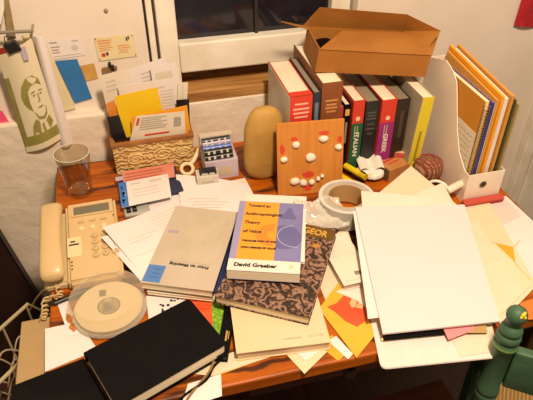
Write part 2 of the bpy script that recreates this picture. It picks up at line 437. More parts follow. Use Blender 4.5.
hair = [(.28, .42), (.34, .33), (.46, .27), (.60, .27), (.70, .33), (.72, .40), (.64, .36), (.52, .36), (.44, .40), (.42, .50), (.44, .60), (.36, .56), (.30, .50)]
poly_mark(s, 'hair_shape', FM(hair), OLIVE)
poly_mark(s, 'face_lines', [FM(P_) for P_ in [
    [(.49, .42), (.57, .415), (.57, .43), (.49, .435)], [(.64, .425), (.71, .435), (.71, .448), (.64, .44)],
    blob_uv(.535, .457, .028, .012, 8), blob_uv(.665, .467, .026, .011, 8),
    [(.60, .45), (.62, .45), (.625, .535), (.57, .54), (.57, .53), (.60, .525)],
    [(.53, .585), (.60, .577), (.67, .587), (.60, .60)],
    [(.44, .60), (.47, .62), (.52, .67), (.60, .69), (.66, .66), (.69, .60), (.70, .61), (.68, .68), (.61, .72), (.5, .70)]]], OLIVE)
poly_mark(s, 'shirt_shape', [FM(P_) for P_ in [[(.30, .84), (.34, .74), (.44, .68), (.50, .72), (.47, .84)], [(.52, .76), (.57, .74), (.58, .84), (.53, .84)], [(.62, .74), (.70, .70), (.74, .78), (.66, .84)]]], OLIVE)
s = sheet('rolled_paper', 'long white paper curling down right of the portrait print', 'paper', [Y(a, b, YU-.0295) for a, b in ((33, 36), (44, 35), (73, 143), (61, 147))], PAPER, .0008, lambda u, v: .010*math.sin(PI*u))
p = Y(11, 45, YU-.055)
t = thing('binder_clip', 'black binder clip gripping the top of the portrait print', 'clip', p)
finish('clip_body', prism(bmesh.new(), [(-.014, 0, .004), (.012, 0, .010), (.020, 0, -.008), (-.006, 0, -.016)], (0, -.012, 0)), BLACKP, t)
finish('clip_handle', tube(bmesh.new(), smooth_path([(-.008, -.008, .006), (-.006, -.012, .022), (.006, -.012, .024), (.006, -.008, .008)], 4), .001, 6), BLACKP, t)
s = sheet('red_folder', 'dark red folded paper peeking out beneath the binder clip', 'folder', wq([(-6, 50), (14, 44), (20, 48), (-6, 62)], YU-.004), mat('dark_red', '8e2a20', .6), .001)
s = sheet('lilac_tab', 'pale lilac sticky tab on the upper edge of the portrait', 'sticky tab', wq([(19, 48), (25, 46), (29, 59), (24, 61)], YU-.062), mat('lilac_tab', 'b9aec2', .6), .0006)
s = sheet('pink_paper', 'bright pink paper corner at the left edge below the portrait', 'paper', wq([(-8, 108), (2, 111), (12, 126), (-8, 128)], YU-.016), mat('hot_pink', 'ec4f84', .6), .001)
s = sheet('red_cloth', 'red cloth hanging on the wall in the upper right corner', 'cloth', wq([(524, -8), (560, -8), (560, 30), (514, 25)], YW-.006), mat('red_cloth', 'b81f2c', .85, 'a01824', 40, .2, 90), .003, lambda u, v: .004*math.sin(9*u))

# ------------------------------------------------------------------ letter box against the wall
BX0, BX1, BYF = -.063, .124, 1.17
WEAVE = wave_mat('carved_straw', 'b98a4a', 'e2c68a', 26, 'Z', 9, .7, .8, dscale=2.2)
BRIM = mat('box_rim_wood', 'a8703a', .55, '8c5628', 20)
t = thing('letter_box', 'carved straw-coloured letter box with brown rim against the wall', 'box', (.03, BYF, T))
hb = .088
q = finish('front_panel', B(-.093, .094, 0, .006, 0, hb-.008, .001), WEAVE, t)
for (cx_, cz_, rr) in ((.02, .045, .026), (-.045, .04, .022), (.068, .042, .02)):
    pts = [(cx_+(rr*(1-k/60))*math.cos(k/60*5*PI), -.001, cz_+(rr*.7*(1-k/60))*math.sin(k/60*5*PI)) for k in range(50)]
    finish('carved_scroll', tube(bmesh.new(), pts, .0022, 6), mat('straw_pale', 'd9bd80', .7), q)
finish('rim', box(box(box(bmesh.new(), -.096, .097, -.002, .008, hb-.008, hb, .001), -.096, -.088, .008, .088, hb-.008, hb, .001), .089, .097, .008, .088, hb-.008, hb, .001), BRIM, t)
finish('side_panel', B(-.093, -.087, .006, .09, 0, hb-.008), WEAVE, t)
finish('side_panel', B(.088, .094, .006, .09, 0, hb-.008), WEAVE, t)
finish('back_panel', B(-.087, .088, .084, .09, 0, hb-.008), WEAVE, t)
finish('box_bottom', B(-.087, .088, .006, .084, .0, .004), WEAVE, t)
def letter(name, label, px, yb, m, lean=.0, group=None):
    """upright sheet in the letter box; bottom corners dropped to the box floor, leaning back"""
    y = yb
    pts = [Y(a, b, y) for a, b in px]
    zt = max(p.z for p in pts)
    for q in pts: q.y = y
    out = sheet(name, label, 'letter' if 'letter' in name or 'envelope' in name else 'paper', pts, m, .0006)
    return out
def drop(px4):            # extend the two lower corners down the sides towards the box floor
    (ax, ay), (bx, by), (cx_, cy_), (dx, dy) = px4
    return [(ax, ay), (bx, by), (cx_+(cx_-bx)*.1, cy_+28), (dx+(dx-ax)*.1, dy+28)]
s = letter('letter_envelope', 'tallest white envelope at the back of the letter box', [(127, 70), (165, 57), (184, 118), (140, 128)], 1.250, PAPER)
marks(s, 'printed_text', lines(.3, .12, .8, .3, 3, seed=1), PALEINK)
s = letter('letter_envelope', 'white envelope standing at the left end of the letter box', [(99, 76), (129, 68), (141, 132), (114, 138)], 1.244, mat('paper_warm', 'e4dacb', .7))
marks(s, 'printed_text', lines(.15, .1, .6, .3, 3, seed=2)+lines(.3, .38, .75, .55, 2, .6, seed=3), PALEINK)
s = letter('letter_envelope', 'white envelope with grey window standing right in the letter box', [(150, 67), (176, 62), (186, 124), (160, 128)], 1.238, PAPER)
marks(s, 'address_window', [(.12, .1, .8, .26)], mat('window_film', 'd8cfbd', .3))
s = letter('letter_envelope', 'wide white letter just behind the yellow card', [(118, 86), (178, 77), (187, 128), (126, 138)], 1.230, PAPER)
marks(s, 'printed_text', [(.62, .12, .75, .15)]+lines(.66, .2, .92, .6, 7, .4, seed=5), PALEINK)
s = letter('folded_paper', 'folded white paper with pointed corner at right end of letter box', [(178, 83), (188, 82), (186, 120), (177, 121)], 1.224, mat('paper_warm', 'e4dacb', .7))
marks(s, 'fold_line', [(.45, .05, .55, .5)], PALEINK)
s = letter('orange_paper', 'orange paper edge showing left of the yellow card', [(106, 104), (114, 100), (124, 134), (115, 137)], 1.214, mat('deep_orange', 'e08a34', .6))
s = letter('yellow_card', 'bright yellow card standing in the letter box', [(114.3, 96.5), (157, 87), (167, 128), (124, 138)], 1.207, YELLOW)
s = letter('black_card', 'black card standing at the left front of the letter box', [(107, 117), (119, 115), (127, 139), (112, 140)], 1.199, BLACKP)
s = letter('black_card', 'small black card at the right end behind the letter box flyer', [(176, 100), (189, 99), (190, 126), (178, 128)], 1.217, BLACKP)
s = letter('orange_envelope', 'orange yellow envelope behind the printed flyer in the letter box', [(131, 118), (187, 105), (191, 136), (133, 146)], 1.193, ORANGE)
s = letter('printed_flyer', 'printed flyer with grey text and barcode at front of letter box', [(136, 116), (184.5, 111), (186, 139), (128, 148)], 1.186, mat('flyer_paper', 'e2d8c8', .6, 'd9cdb9', 30))
marks(s, 'printed_text', lines(.12, .08, .66, .5, 6, .5, seed=8), GREYINK)
marks(s, 'barcode', [(.78+.016*i, .18, .787+.016*i, .5) for i in range(9)], INK)
marks(s, 'red_print', [(.04, .08, .09, .3), (.25, .62, .7, .68)], REDINK)

# ------------------------------------------------------------------ telephone
pA, pB, pC = Z(42, 206, .785), Z(113, 193, .785), Z(45, 282, .785)
rz = math.atan2(pB.y-pA.y, pB.x-pA.x)
rz = (rz+math.atan2(pC.y-pA.y, pC.x-pA.x)+PI/2)/2
W = (pB-pA).length; L = (pC-pA).length
print('PHONE', W, L, math.degrees(rz))
W = .150; L = .216; rz -= math.radians(2.5)
ctr = Z(80.5, 239.5, .785)
t = thing('telephone', 'cream desk telephone with handset and grey display', 'telephone', (ctr.x, ctr.y, T), rz)
def wedge(bm, x0, x1, y0, y1, zf, zb, bev):
    b = bmesh.new()
    vs = [b.verts.new(p) for p in ((x0, y0, 0), (x1, y0, 0), (x1, y1, 0), (x0, y1, 0), (x0, y0, zf), (x1, y0, zf), (x1, y1, zb), (x0, y1, zb))]
    for f in ((3, 2, 1, 0), (4, 5, 6, 7), (0, 1, 5, 4), (1, 2, 6, 5), (2, 3, 7, 6), (3, 0, 4, 7)): b.faces.new([vs[i] for i in f])
    bmesh.ops.recalc_face_normals(b, faces=b.faces[:])
    bmesh.ops.bevel(b, geom=b.edges[:], offset=bev, segments=3, affect='EDGES')
    return b
ZF, ZB = .026, .048
def ph_z(y): return ZF+(ZB-ZF)*(y+L/2)/L
SL = math.atan2(ZB-ZF, L)
finish('phone_body', wedge(None, -W/2+.048, W/2, -L/2, L/2, ZF, ZB, .006), PHONE, t, None, True)
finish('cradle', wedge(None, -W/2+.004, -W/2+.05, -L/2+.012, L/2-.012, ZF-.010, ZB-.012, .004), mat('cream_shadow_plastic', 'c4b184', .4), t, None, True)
def on(x, y, dz=0): return (x, y, ph_z(y)+dz)
q = finish('display', B(-.036, .036, -.012, .012, 0, .0015, .0008), LCD, t, on(.026, L/2-.030)); q.rotation_euler.x = SL
q = finish('display_bezel', box(box(box(box(bmesh.new(), -.042, .042, .012, .016, 0, .003), -.042, .042, -.016, -.012, 0, .003), -.042, -.036, -.012, .012, 0, .003), .036, .042, -.012, .012, 0, .003), PHONE, t, on(.026, L/2-.030)); q.rotation_euler.x = SL
for i in range(3):
    q = finish('function_button', B(-.006, .006, -.003, .003, 0, .003, .001), PHONEB, t, on(.004+i*.022, L/2-.062)); q.rotation_euler.x = SL
for i in range(3):
    q = finish('round_button', lathe(bmesh.new(), [(0, 0), (.0055, 0), (.005, .003), (0, .0035)], 18), mat('pale_button', 'e2d2ac', .4), t, on(.004+i*.022, L/2-.082), True); q.rotation_euler.x = SL
BT = lathe(bmesh.new(), [(0, 0), (.0072, 0), (.0066, .0035), (.004, .0042), (0, .0038)], 20)
keys = '123456789*0#'
for r in range(4):
    for c_ in range(3):
        x, y = .028+c_*.0185, L/2-.106-r*.0175
        q = finish('key_button', BT.copy(), PHONEB, t, on(x, y), True); q.rotation_euler.x = SL
        text('key_digit', keys[r*3+c_], .007, GREYINK, q, (0, 0, .0043), bold=.0002)
BT.free()
q = finish('label_card', B(-.0135, .0135, -.026, .026, 0, .001), mat('label_cream', 'e0cfa6', .5), t, on(-.012, L/2-.128)); q.rotation_euler.x = SL
finish('label_print', box(box(bmesh.new(), -.007, .002, .012, .016, 0, .0004), -.010, .009, .004, .008, 0, .0004), INK, q, (0, 0, .001))
for i in range(3):
    q = finish('indicator_mark', B(-.0015, .0015, -.0015, .0015, 0, .0008), INK, t, on(-.018, L/2-.166-i*.009)); q.rotation_euler.x = SL
q = finish('speaker_dot', B(-.0015, .0015, -.0015, .0015, 0, .0008), INK, t, on(.068, L/2-.056)); q.rotation_euler.x = SL
# handset
hs = bmesh.new()
N = 15; rings = []
HL = L*.94
for i in range(N):
    v = i/(N-1); y = -HL/2+HL*v
    e = abs(2*v-1)
    w = .0205+.0035*e**2
    zt = .052+.018*v-.0+.012*(1-e**2)
    zb = .024+.018*v+(.018*(1-e**3))
    if i in (0, N-1): w *= .86; zt -= .006
    ring = []
    for a, b in ((-1, 0), (-1, .7), (-.75, 1), (0, 1.06), (.75, 1), (1, .7), (1, 0)):
        ring.append(hs.verts.new((a*w, y, zb+(zt-zb)*b)))
    rings.append(ring)
for i in range(N-1):
    A, D = rings[i], rings[i+1]
    for k in range(7): hs.faces.new((A[k], A[(k+1) % 7], D[(k+1) % 7], D[k]))
hs.faces.new(rings[0][::-1]); hs.faces.new(rings[-1])
h = finish('handset', hs, PHONE, t, (-W/2+.024, -.003, 0), True)
sd = h.modifiers.new('s', 'SUBSURF'); sd.levels = 1; sd.render_levels = 2
mi = t.matrix_basis = Matrix.Translation(t.location) @ Matrix.Rotation(rz, 4, 'Z')
inv = mi.inverted()
# coiled handset cord
a = Vector((-W/2+.026, -L/2+.006, .022))
cp = smooth_path([a, a+Vector((.006, -.02, -.008)), inv @ Z(46, 300, .757), inv @ Z(45, 312, .757), inv @ Z(42, 322, .735), inv @ Z(39, 334, .66)], 8)
seg = []
for i in range(len(cp)):
    seg.append(cp[i])
coil = []
for i in range(len(seg)-1):
    for k in range(8):
        s_ = seg[i].lerp(seg[i+1], k/8); an = (i*8+k)*.27
        rr = .0050*min(1, (i*8+k)/30)
        coil.append(s_+Vector((math.cos(an)*rr, 0, math.sin(an)*rr)))
finish('coiled_cord', tube(bmesh.new(), coil, .0017, 6), PHONE, t, None, True)
lc = smooth_path([inv @ Z(72, 284, .757), inv @ Z(60, 286, .755), inv @ Z(51, 287, .756), inv @ Z(43, 291, .72), inv @ Z(36, 299, .60), inv @ Z(30, 310, .45)], 8)
finish('line_cord', tube(bmesh.new(), lc, .0022, 8), PHONE, t, None, True)

# ------------------------------------------------------------------ glass tumbler
gp = Z(81, 192, T)
GL = clear('tumbler_glass', .05, 'f4f0e4', .06, .45, True)
t = thing('glass_tumbler', 'empty clear glass tumbler standing behind the telephone', 'glass', (gp.x, gp.y, T))
pr_ = [(0, 0), (.024, 0), (.029, .004), (.031, .05), (.036, .085), (.040, .108), (.0385, .108), (.034, .085), (.029, .05), (.026, .012), (0, .010)]
finish('tumbler_wall', lathe(bmesh.new(), pr_, 48), GL, t, None, True)
finish('rim_ring', lathe(bmesh.new(), [(.0382+.0011*math.cos(a), .108+.0011*math.sin(a)) for a in [2*PI*k/8 for k in range(8)]], 48, closed=True), clear('rim_glass', .35, 'ffffff', .05, .5), t, None, True)

# ------------------------------------------------------------------ dark flat case with cards
c, rz, w, h, e = rect_fit([(118, 166), (176, 157), (184, 196), (123, 214)], .765)
w, h = .135, .105
print('CASE', w, h, math.degrees(rz), e)
t = thing('document_case', 'flat dark navy case lying in front of the letter box', 'case', (c.x, c.y, T), rz)
finish('case_body', B(-w/2, w/2, -h/2, h/2, 0, .014, .003), NAVY, t)
finish('case_flap', B(-w/2+.004, w/2-.004, h/2-.028, h/2-.004, .014, .0165, .001), mat('navy_flap', '343a58', .5), t)
finish('case_label', B(-.026, -.002, h/2-.018, h/2-.010, .0165, .0172), mat('olive_label', 'b4a85c', .5), t)
finish('case_stud', B(.016, .03, h/2-.018, h/2-.012, .0165, .0175), BLACKP, t)
def on_case(name, label, x0, x1, y0, y1, z, m, cat, dr=0):
    M_ = Matrix.Translation((c.x, c.y, T+z)) @ Matrix.Rotation(rz+dr, 4, 'Z')
    return sheet(name, label, cat, [M_ @ Vector(p) for p in ((x0, y1, 0), (x1, y1, 0), (x1, y0, 0), (x0, y0, 0))], m, .0008)
s = sheet('pink_slip', 'salmon pink printed slip lying on the navy case', 'paper', [Z(u_, v_, T+.0172) for u_, v_ in ((122, 172), (173.5, 163), (175, 177), (124, 187))], mat('salmon_paper', 'd98b78', .6, 'cf7f6c', 30), .0008)
marks(s, 'printed_text', lines(.05, .2, .8, .8, 3, .4, seed=4), mat('salmon_ink', 'b5624e', .7))
s = sheet('address_card', 'white card with blue left stripe lying on the navy case', 'card', [Z(u_, v_, T+.0186) for u_, v_ in ((118.5, 183.5), (168, 174), (171.5, 197), (121.5, 208))], PAPER, .0008)
marks(s, 'blue_stripe', [(0, 0, .15, 1)], mat('stripe_blue', '3f78c8', .5))
marks(s, 'stripe_print', [(.03, .15, .11, .3), (.05, .4, .12, .6), (.03, .7, .1, .9)], mat('stripe_pale', 'a9c4ea', .6))
marks(s, 'printed_text', [(.22, .12, .42, .18), (.6, .12, .85, .22)]+lines(.25, .4, .9, .8, 3, .2, seed=6), PALEINK)
s = on_case('lilac_tab', 'lilac sticky tab poking out left of the navy case', -.076, -.058, .024, .040, .0172, mat('lilac_tab', 'b9aec2', .6), 'sticky tab')
p = Z(134, 205, .76)
t = thing('small_calculator', 'small rounded grey gadget with dark keys below the white card', 'calculator', (p.x, p.y-.012, T), rz)
finish('gadget_body', B(-.024, .032, -.020, .022, 0, .009, .004, 3), GREYPL, t, None, True)
for i in range(2):
    for j in range(2): finish('key', B(-.018+i*.013, -.008+i*.013, -.012+j*.011, -.003+j*.011, .009, .0105, .0006), BLACKP, t)

# ------------------------------------------------------------------ cream curved tool
p = Z(188, 170, .757)
t = thing('loop_tool', 'cream plastic tool with a looped end leaning right of the letter box', 'tool', (p.x, p.y, T))
PL = mat('aged_plastic', 'e8d7b0', .4)
lp = [(.014*math.cos(2*PI*k/20)-.002, .012*math.sin(2*PI*k/20)-.004, .006+.012*(1+math.sin(2*PI*k/20))*.6) for k in range(20)]
finish('loop_handle', tube(bmesh.new(), lp, .0045, 8, True), PL, t, None, True)
top = Y(199, 149, p.y+.035)-Vector((p.x, p.y, T))
finish('shaft', tube(bmesh.new(), smooth_path([(.006, .006, .016), top*.55, top], 6), .0055, 8), PL, t, None, True)

# ------------------------------------------------------------------ small cartons by the wall
p0, p1 = Z(208, 186, T), Z(242, 181, T)
t = thing('lilac_carton', 'pale lilac carton standing left of the big stone', 'box', (p0.x, p0.y+.02, T), 0)
wc = .078
finish('carton_body', B(0, wc, 0, .075, 0, .052, .0015), LILAC, t)
finish('carton_lid', B(-.001, wc+.001, .06, .077, .052, .085, .0015), mat('lid_card', 'cdbfae', .6), t)
finish('carton_print', B(.032, .062, -.0005, 0, .010, .034), mat('print_beige', 'cbbba0', .6), t)
# striped packet on it
p = Y(220, 157, p0.y+.03)
t = thing('striped_packet', 'small packet of blue, black and white striped tubes on the lilac carton', 'packet', (p0.x+.034, p0.y+.045, T+.052), math.radians(2))
for i, (m_, z_, y_) in enumerate(((BLACKP, .007, -.016), (mat('tube_grey', '8d8878', .4), .007, -.003), (BLACKP, .019, -.012), (mat('tube_blue', '4a6fd0', .35), .021, .001), (mat('tube_lilac', 'a9a4c8', .35), .031, .006), (BLACKP, .036, .010))):
    g = tube(bmesh.new(), [(-.033, y_, z_), (.033, y_, z_)], .007, 14)
    q = finish('tube', g, m_, t, None, True)
    finish('tube_stripes', box(box(box(box(bmesh.new(), -.026, -.021, y_-.0073, y_, z_-.002, z_+.005), -.013, -.008, y_-.0073, y_, z_-.002, z_+.005), .004, .009, y_-.0073, y_, z_-.002, z_+.005), .018, .023, y_-.0073, y_, z_-.002, z_+.005), mat('tube_white', 'dcd8d0', .4), q)
p2 = Z(200, 190, T)
t = thing('grey_box', 'small grey white box with black lettered top before the lilac carton', 'box', (p2.x, p2.y+.012, T), math.radians(-2))
finish('box_body', B(-.004, .046, -.012, .022, 0, .034, .001), mat('box_grey', 'cfc8bb', .5), t)
finish('box_label', B(.004, .043, -.004, .018, .034, .0405, .001), BLACKP, t)
finish('label_print', box(box(bmesh.new(), .008, .022, -.0045, -.004, .035, .039), .026, .038, -.0045, -.004, .035, .039), mat('label_print_white', 'cfcabc', .5), t)
finish('front_print', box(box(bmesh.new(), .006, .034, -.0125, -.012, .018, .021), .008, .026, -.0125, -.012, .010, .012), GREYINK, t)

# ------------------------------------------------------------------ big stone
sp = Z(262, 184, T)
STONE = mat('tan_stone', 'c09850', .7, 'ad843c', 12, .25, 40)
prof = []
H = .185
for i in range(19):
    v = i/18; a = PI*v-PI/2
    zz = H/2+H/2*math.copysign(abs(math.sin(a))**.8, math.sin(a))
    rr = max(0, math.cos(a))**.55*(.052-.009*v)
    prof.append((rr if 0 < i < 18 else 0, zz))
bm = lathe(bmesh.new(), prof, 36, 1, .62)
for v in bm.verts:
    nz = noise.noise(v.co*18)*.0022; v.co += Vector((v.co.x, v.co.y, 0)).normalized()*nz if v.co.xy.length > 1e-5 else Vector()
stn = tag(finish('tall_stone', bm, STONE, None, (sp.x+.009, sp.y+.03, T), True), 'tall rounded tan stone standing against the wall', 'stone')
stn.rotation_euler = (0, math.radians(2), 0)

# ------------------------------------------------------------------ board with shells
b0, b1 = Z(278, 196, T+.001), Z(346, 194, T+.001)
bz = math.atan2(b1.y-b0.y, b1.x-b0.x)
tl = Y(277, 124, b0.y+.032)
BW = .150; tilt = math.atan2(.032, tl.z-T)
BH = (tl.z-T)/math.cos(tilt)
print('BOARD', BW, BH, math.degrees(bz))
t = thing('shell_face_board', 'orange wooden board with a face of white pebbles leaning on books', 'picture', (b0.x, b0.y, T), math.radians(-6))
piv = finish('board', B(0, BW, 0, .006, 0, BH, .001), mat('board_wood', 'd08a3c', .6, 'c67e32', 6, .04, 60, stretch=(18, 4, 1)), t); piv.rotation_euler.x = -tilt
PEB = mat('white_pebble', 'ece6d8', .5, 'ddd2bc', 60)
RP = mat('red_face_paint', 'd2452c', .6)
def peb(u, v, ru, rv, m=PEB, th=.006):
    bm = bmesh.new(); bmesh.ops.create_icosphere(bm, subdivisions=3, radius=1)
    for q in bm.verts: q.co *= 1+.12*noise.noise(q.co*1.5+Vector((u*9, v*9, 0)))
    bmesh.ops.transform(bm, matrix=Matrix.Diagonal((ru, th, rv, 1)), verts=bm.verts)
    return finish('pebble', bm, m, piv, (u*BW, -.002, (1-v)*BH), True)
for u, v, ru, rv in ((.10, .48, .0088, .0068), (.28, .29, .0088, .0082), (.69, .24, .011, .0078), (.92, .37, .0085, .0072), (.50, .48, .0120, .0105),
                     (.26, .80, .0115, .0092), (.39, .83, .0088, .0088), (.52, .83, .0072, .0070), (.62, .79, .005, .0055), (.68, .755, .0044, .0044)):
    peb(u, v, ru, rv)
def paint(u, v, ru, rv, seed):
    bm = prism(bmesh.new(), [((x)*BW, -.0006, (1-y)*BH) for x, y in blob_uv(u, v, ru, rv, 14, .5, seed)], (0, .0006, 0))
    return finish('red_paint', bm, RP, piv)
for i, (u, v, ru, rv) in enumerate(((.08, .35, .035, .065), (.26, .215, .055, .03), (.70, .165, .075, .03), (.94, .265, .035, .05), (.47, .725, .10, .045), (.46, .91, .055, .045))): paint(u, v, ru, rv, i)

# ------------------------------------------------------------------ standing books
def std_book(label, x0, x1, ztop, depth, cover, spine=None, pages=PAGESV, yf=1.04, lean=0, left=None, rz=0, cov=.0015, name='book', flush=False, zb=T):
    w = x1-x0; h = ztop-zb
    t = thing(name, label, 'book', (x0+w/2, yf, zb), math.radians(rz))
    t.rotation_euler.y = math.radians(lean)
    finish('cover_board', B(-w/2, -w/2+cov, 0, depth, 0, h), left or cover, t)
    finish('cover_board', B(w/2-cov, w/2, 0, depth, 0, h), cover, t)
    finish('spine', B(-w/2+cov, w/2-cov, 0, cov, 0, h), spine or cover, t)
    ins = 0 if flush else .003
    finish('page_block', B(-w/2+cov, w/2-cov, cov, depth-ins, ins, h-ins), pages, t)
    return t, w, h
def spine_text(t, s, h0, size, m, sp=0, bold=0, fitw=None):     # reads top to bottom
    return text('spine_lettering', s, size, m, t, (sp, -.0004, h0), (PI/2, PI/2, 0), bold, fitw=fitw)
REDB = mat('red_book_cover', 'd8402c', .45)
def sgrey(n, c): return mat(n, c, .5)
# thick red and white dictionary, left of the row
t, w, h = std_book('thick book with red spine and white jacket at left end of the row', .3245, .374, .974, .185, REDB, REDB, PAGESV, 1.043, zb=T+.072)
finish('jacket', B(-w/2-.0008, -w/2, .004, .183, .002, h-.004), mat('white_jacket', 'd9d3c6', .4, 'c2bbad', 14), t)
sb_, w_, h_ = std_book('thick tan book lying flat between the stone and the shell board', .3285, .3740, T+.071, .17, mat('tan_flat_book', '8a6a3e', .6), None, PAGESV, 1.055)
finish('head_band', B(-w/2, w/2, 0, .02, h-.001, h+.0004), REDB, t)
for i, (zz, ww) in enumerate(((h-.022, .03), (h-.034, .036), (h-.044, .036), (h-.054, .03))):
    finish('spine_lettering', B(-ww/2, ww/2, -.0006, 0, zz, zz+.004), mat('pale_red_ink', 'f0b9a4', .6), t)
finish('spine_script', tube(bmesh.new(), smooth_path([(-.012, -.0005, h-.078), (-.004, -.0005, h-.068), (.002, -.0005, h-.078), (.008, -.0005, h-.066), (.016, -.0005, h-.07)], 5), .0009, 6), mat('white_ink', 'f4ead8', .6), t)
t, w, h = std_book('thin dark blue book beside the thick red book', .376, .392, .977, .185, mat('dark_blue_cover', '24303f', .5), None, mat('grey_page_top', '8f8570', .7), 1.043)
finish('spine_label', B(-.004, .004, -.0005, 0, h-.07, h-.025), mat('blue_grey_ink', '6d7a88', .5), t)
t, w, h = std_book('tall brown hardback book carrying the open carton', .3935, .440, .998, .212, mat('brown_hardback', '8c5028', .5, '7c4420', 14), None, PAGESV, 1.040)
for zz, ww in ((h-.045, .028), (h-.055, .024), (h-.063, .028), (h-.072, .022), (h-.098, .03)):
    finish('spine_lettering', B(-ww/2, ww/2, -.0006, 0, zz, zz+.004), mat('gold_ink', 'c98f52', .5), t)
t, w, h = std_book('very thin red book right of the brown hardback', .4435, .4505, .930, .17, mat('crimson_cover', 'b02a26', .5), None, PAGESV, 1.050)
t, w, h = std_book('thin black book with yellow label on its spine', .4525, .4665, .935, .17, BLACK, None, PAGESV, 1.048)
finish('spine_label', B(-.005, .005, -.0006, 0, h-.028, h-.012), mat('yellow_label', 'd8b23c', .5), t)
finish('spine_lettering', B(-.0025, .0025, -.0006, 0, h-.10, h-.045), mat('grey_label_ink', '8a857a', .5), t)
def dictionary(label, word, x0, x1, zt, lower, yf):
    t, w, h = std_book(label, x0, x1, zt, .175, mat('dict_red', 'cf3a26', .45), mat('dict_red', 'cf3a26', .45), PAGESV, yf, lean=0)
    finish('spine_lower', B(-w/2-.0003, w/2+.0003, -.0008, 0, 0, h-.058), lower, t)
    finish('spine_emblem', lathe(bmesh.new(), [(0, 0), (.0055, 0), (.0055, .0004), (0, .0004)], 20), mat('emblem_pale', 'f0c8b0', .5), t, (0, -.0004, h-.046)).rotation_euler = (PI/2, 0, 0)
    text('spine_title', word, .015, mat('title_pale', 'ece6d6', .5), t, (0, -.0012, (h-.058)*.60), (PI/2, PI/2, 0), .0003, fitw=.064 if len(word) > 5 else .052)
    finish('spine_small_print', box(box(bmesh.new(), -.006, -.004, -.0012, -.0008, h-.098, h-.064), .000, .002, -.0012, -.0008, h-.092, h-.064), mat('title_dim', 'b9b5a4', .5), t)
    return t, w, h
dictionary('dictionary with red and green spine reading ITALIAN', 'ITALIAN', .4695, .4965, .946, mat('dict_green', '1c5a3c', .45), 1.040)
t, w, h = std_book('black hardback book between the two language dictionaries', .499, .531, .941, .20, mat('black_blue_cover', '1d2024', .4), None, mat('grey_page_top2', '8d826c', .7), 1.038)
for zz, ww in ((h-.03, .022), (h-.038, .018), (h-.046, .022), (h-.06, .016), (h-.072, .02), (h-.085, .012)):
    finish('spine_lettering', B(-ww/2, ww/2, -.0006, 0, zz, zz+.003), mat('dim_ink', '57564f', .5), t)
t, w, h = dictionary('dictionary with red and purple spine reading GREEK', 'GREEK', .5335, .5690, .944, mat('dict_purple', '962a78', .45), 1.030)
t, w, h = std_book('dark brown hardback book right of the purple dictionary', .5715, .6025, .940, .205, mat('dark_brown_cover', '2e211a', .45), None, mat('grey_page_top3', '857a64', .7), 1.032)
finish('spine_lettering', B(-.004, .004, -.0006, 0, h-.1, h-.03), mat('dim_ink2', '4c3f30', .5), t)
t, w, h = std_book('yellow spined book with pale grey cover at right end of row', .6020, .6320, .955, .15, mat('pale_grey_cover', 'b3a993', .5, 'a59b85', 20), mat('lemon_spine', 'd8c62c', .5), PAGESV, 1.000, lean=3, left=mat('pale_grey_cover', 'b3a993', .5))
finish('spine_lettering', B(-.003, .003, -.0006, 0, .04, .12), mat('olive_spine_ink', '9c8d28', .6), t)

# ------------------------------------------------------------------ open carton lying on the books
t = thing('open_carton', 'open brown cardboard carton lying on top of the books', 'carton', (0, 0, 0))
zc = 1.0005
FL = Z(315, 72, zc)
crz = math.radians(-6)
nrm_ = Vector((-math.sin(crz), math.cos(crz), 0)); d_ = ray(425, 77)
FR = CO+d_*((FL-CO).dot(nrm_)/d_.dot(nrm_))
Wc = (FR-FL).length; ctl = math.asin((FL.z-FR.z)/Wc)
Dc = .125
print('CARTON', Wc, math.degrees(crz), math.degrees(ctl), FL, FR)
def Lp0(px, py):
    d = Minv.to_3x3() @ ray(px, py); o = Minv @ CO
    return (o+d*(-o.y/d.y)).z
t.location = FL; t.rotation_euler = (0, ctl, crz)
Minv = (Matrix.Translation(FL) @ Matrix.Rotation(crz, 4, 'Z') @ Matrix.Rotation(ctl, 4, 'Y')).inverted()
tk = .003; Hc = Lp0(320, 49)
def Lp(px, py, y):        # point on the carton's local plane y = const (front or back panel)
    d = Minv.to_3x3() @ ray(px, py); o = Minv @ CO
    return o+d*((y-o.y)/d.y)
CARDI = mat('cardboard_inside', 'a8743c', .8, '9c6a34', 12, .05, 80)
f0, f1 = Lp(320, 49, 0), Lp(436, 55, 0)
finish('carton_bottom', B(0, Wc, 0, Dc, 0, tk), CARD, t)
finish('front_panel', B(0, Wc, 0, tk, tk, Hc), CARD, t)
finish('back_panel', B(0, Wc, Dc-tk, Dc, tk, Hc), CARD, t)
finish('side_panel', B(0, tk, tk, Dc-tk, tk, Hc), CARD, t)
finish('side_panel', B(Wc-tk, Wc, tk, Dc-tk, tk, Hc), CARD, t)
g1, g2 = Lp(342.5, 30.5, .095), Lp(439, 33.5, .095)
finish('front_flap', prism(bmesh.new(), [Vector((0, 0, Hc)), Vector((Wc, 0, Hc)), g2, g1], (0, -tk*.7, 0)), CARD, t)
h0, h1, h2 = Lp(320, 7.5, Dc-.015), Lp(407, 14.5, Dc-.015), Lp(441, 31, .05)
h3, h4 = Lp(303, 26, Dc), Lp(402, 31, Dc)
finish('back_flap', prism(bmesh.new(), [Vector((0, Dc, Hc)), Vector((Wc, Dc, Hc)), h4, h1, h0, h3], (0, tk*.7, 0)), CARD, t)
finish('side_flap', prism(bmesh.new(), [h1+Vector((.0005, 0, 0)), h4+Vector((.0005, 0, 0)), h2], (0, tk*.7, 0)), CARD, t)
finish('side_flap', prism(bmesh.new(), [h4, Vector((Wc, Dc, Hc)), Vector((Wc, .03, Hc)), h2], (0, tk*.7, 0)), CARD, t)
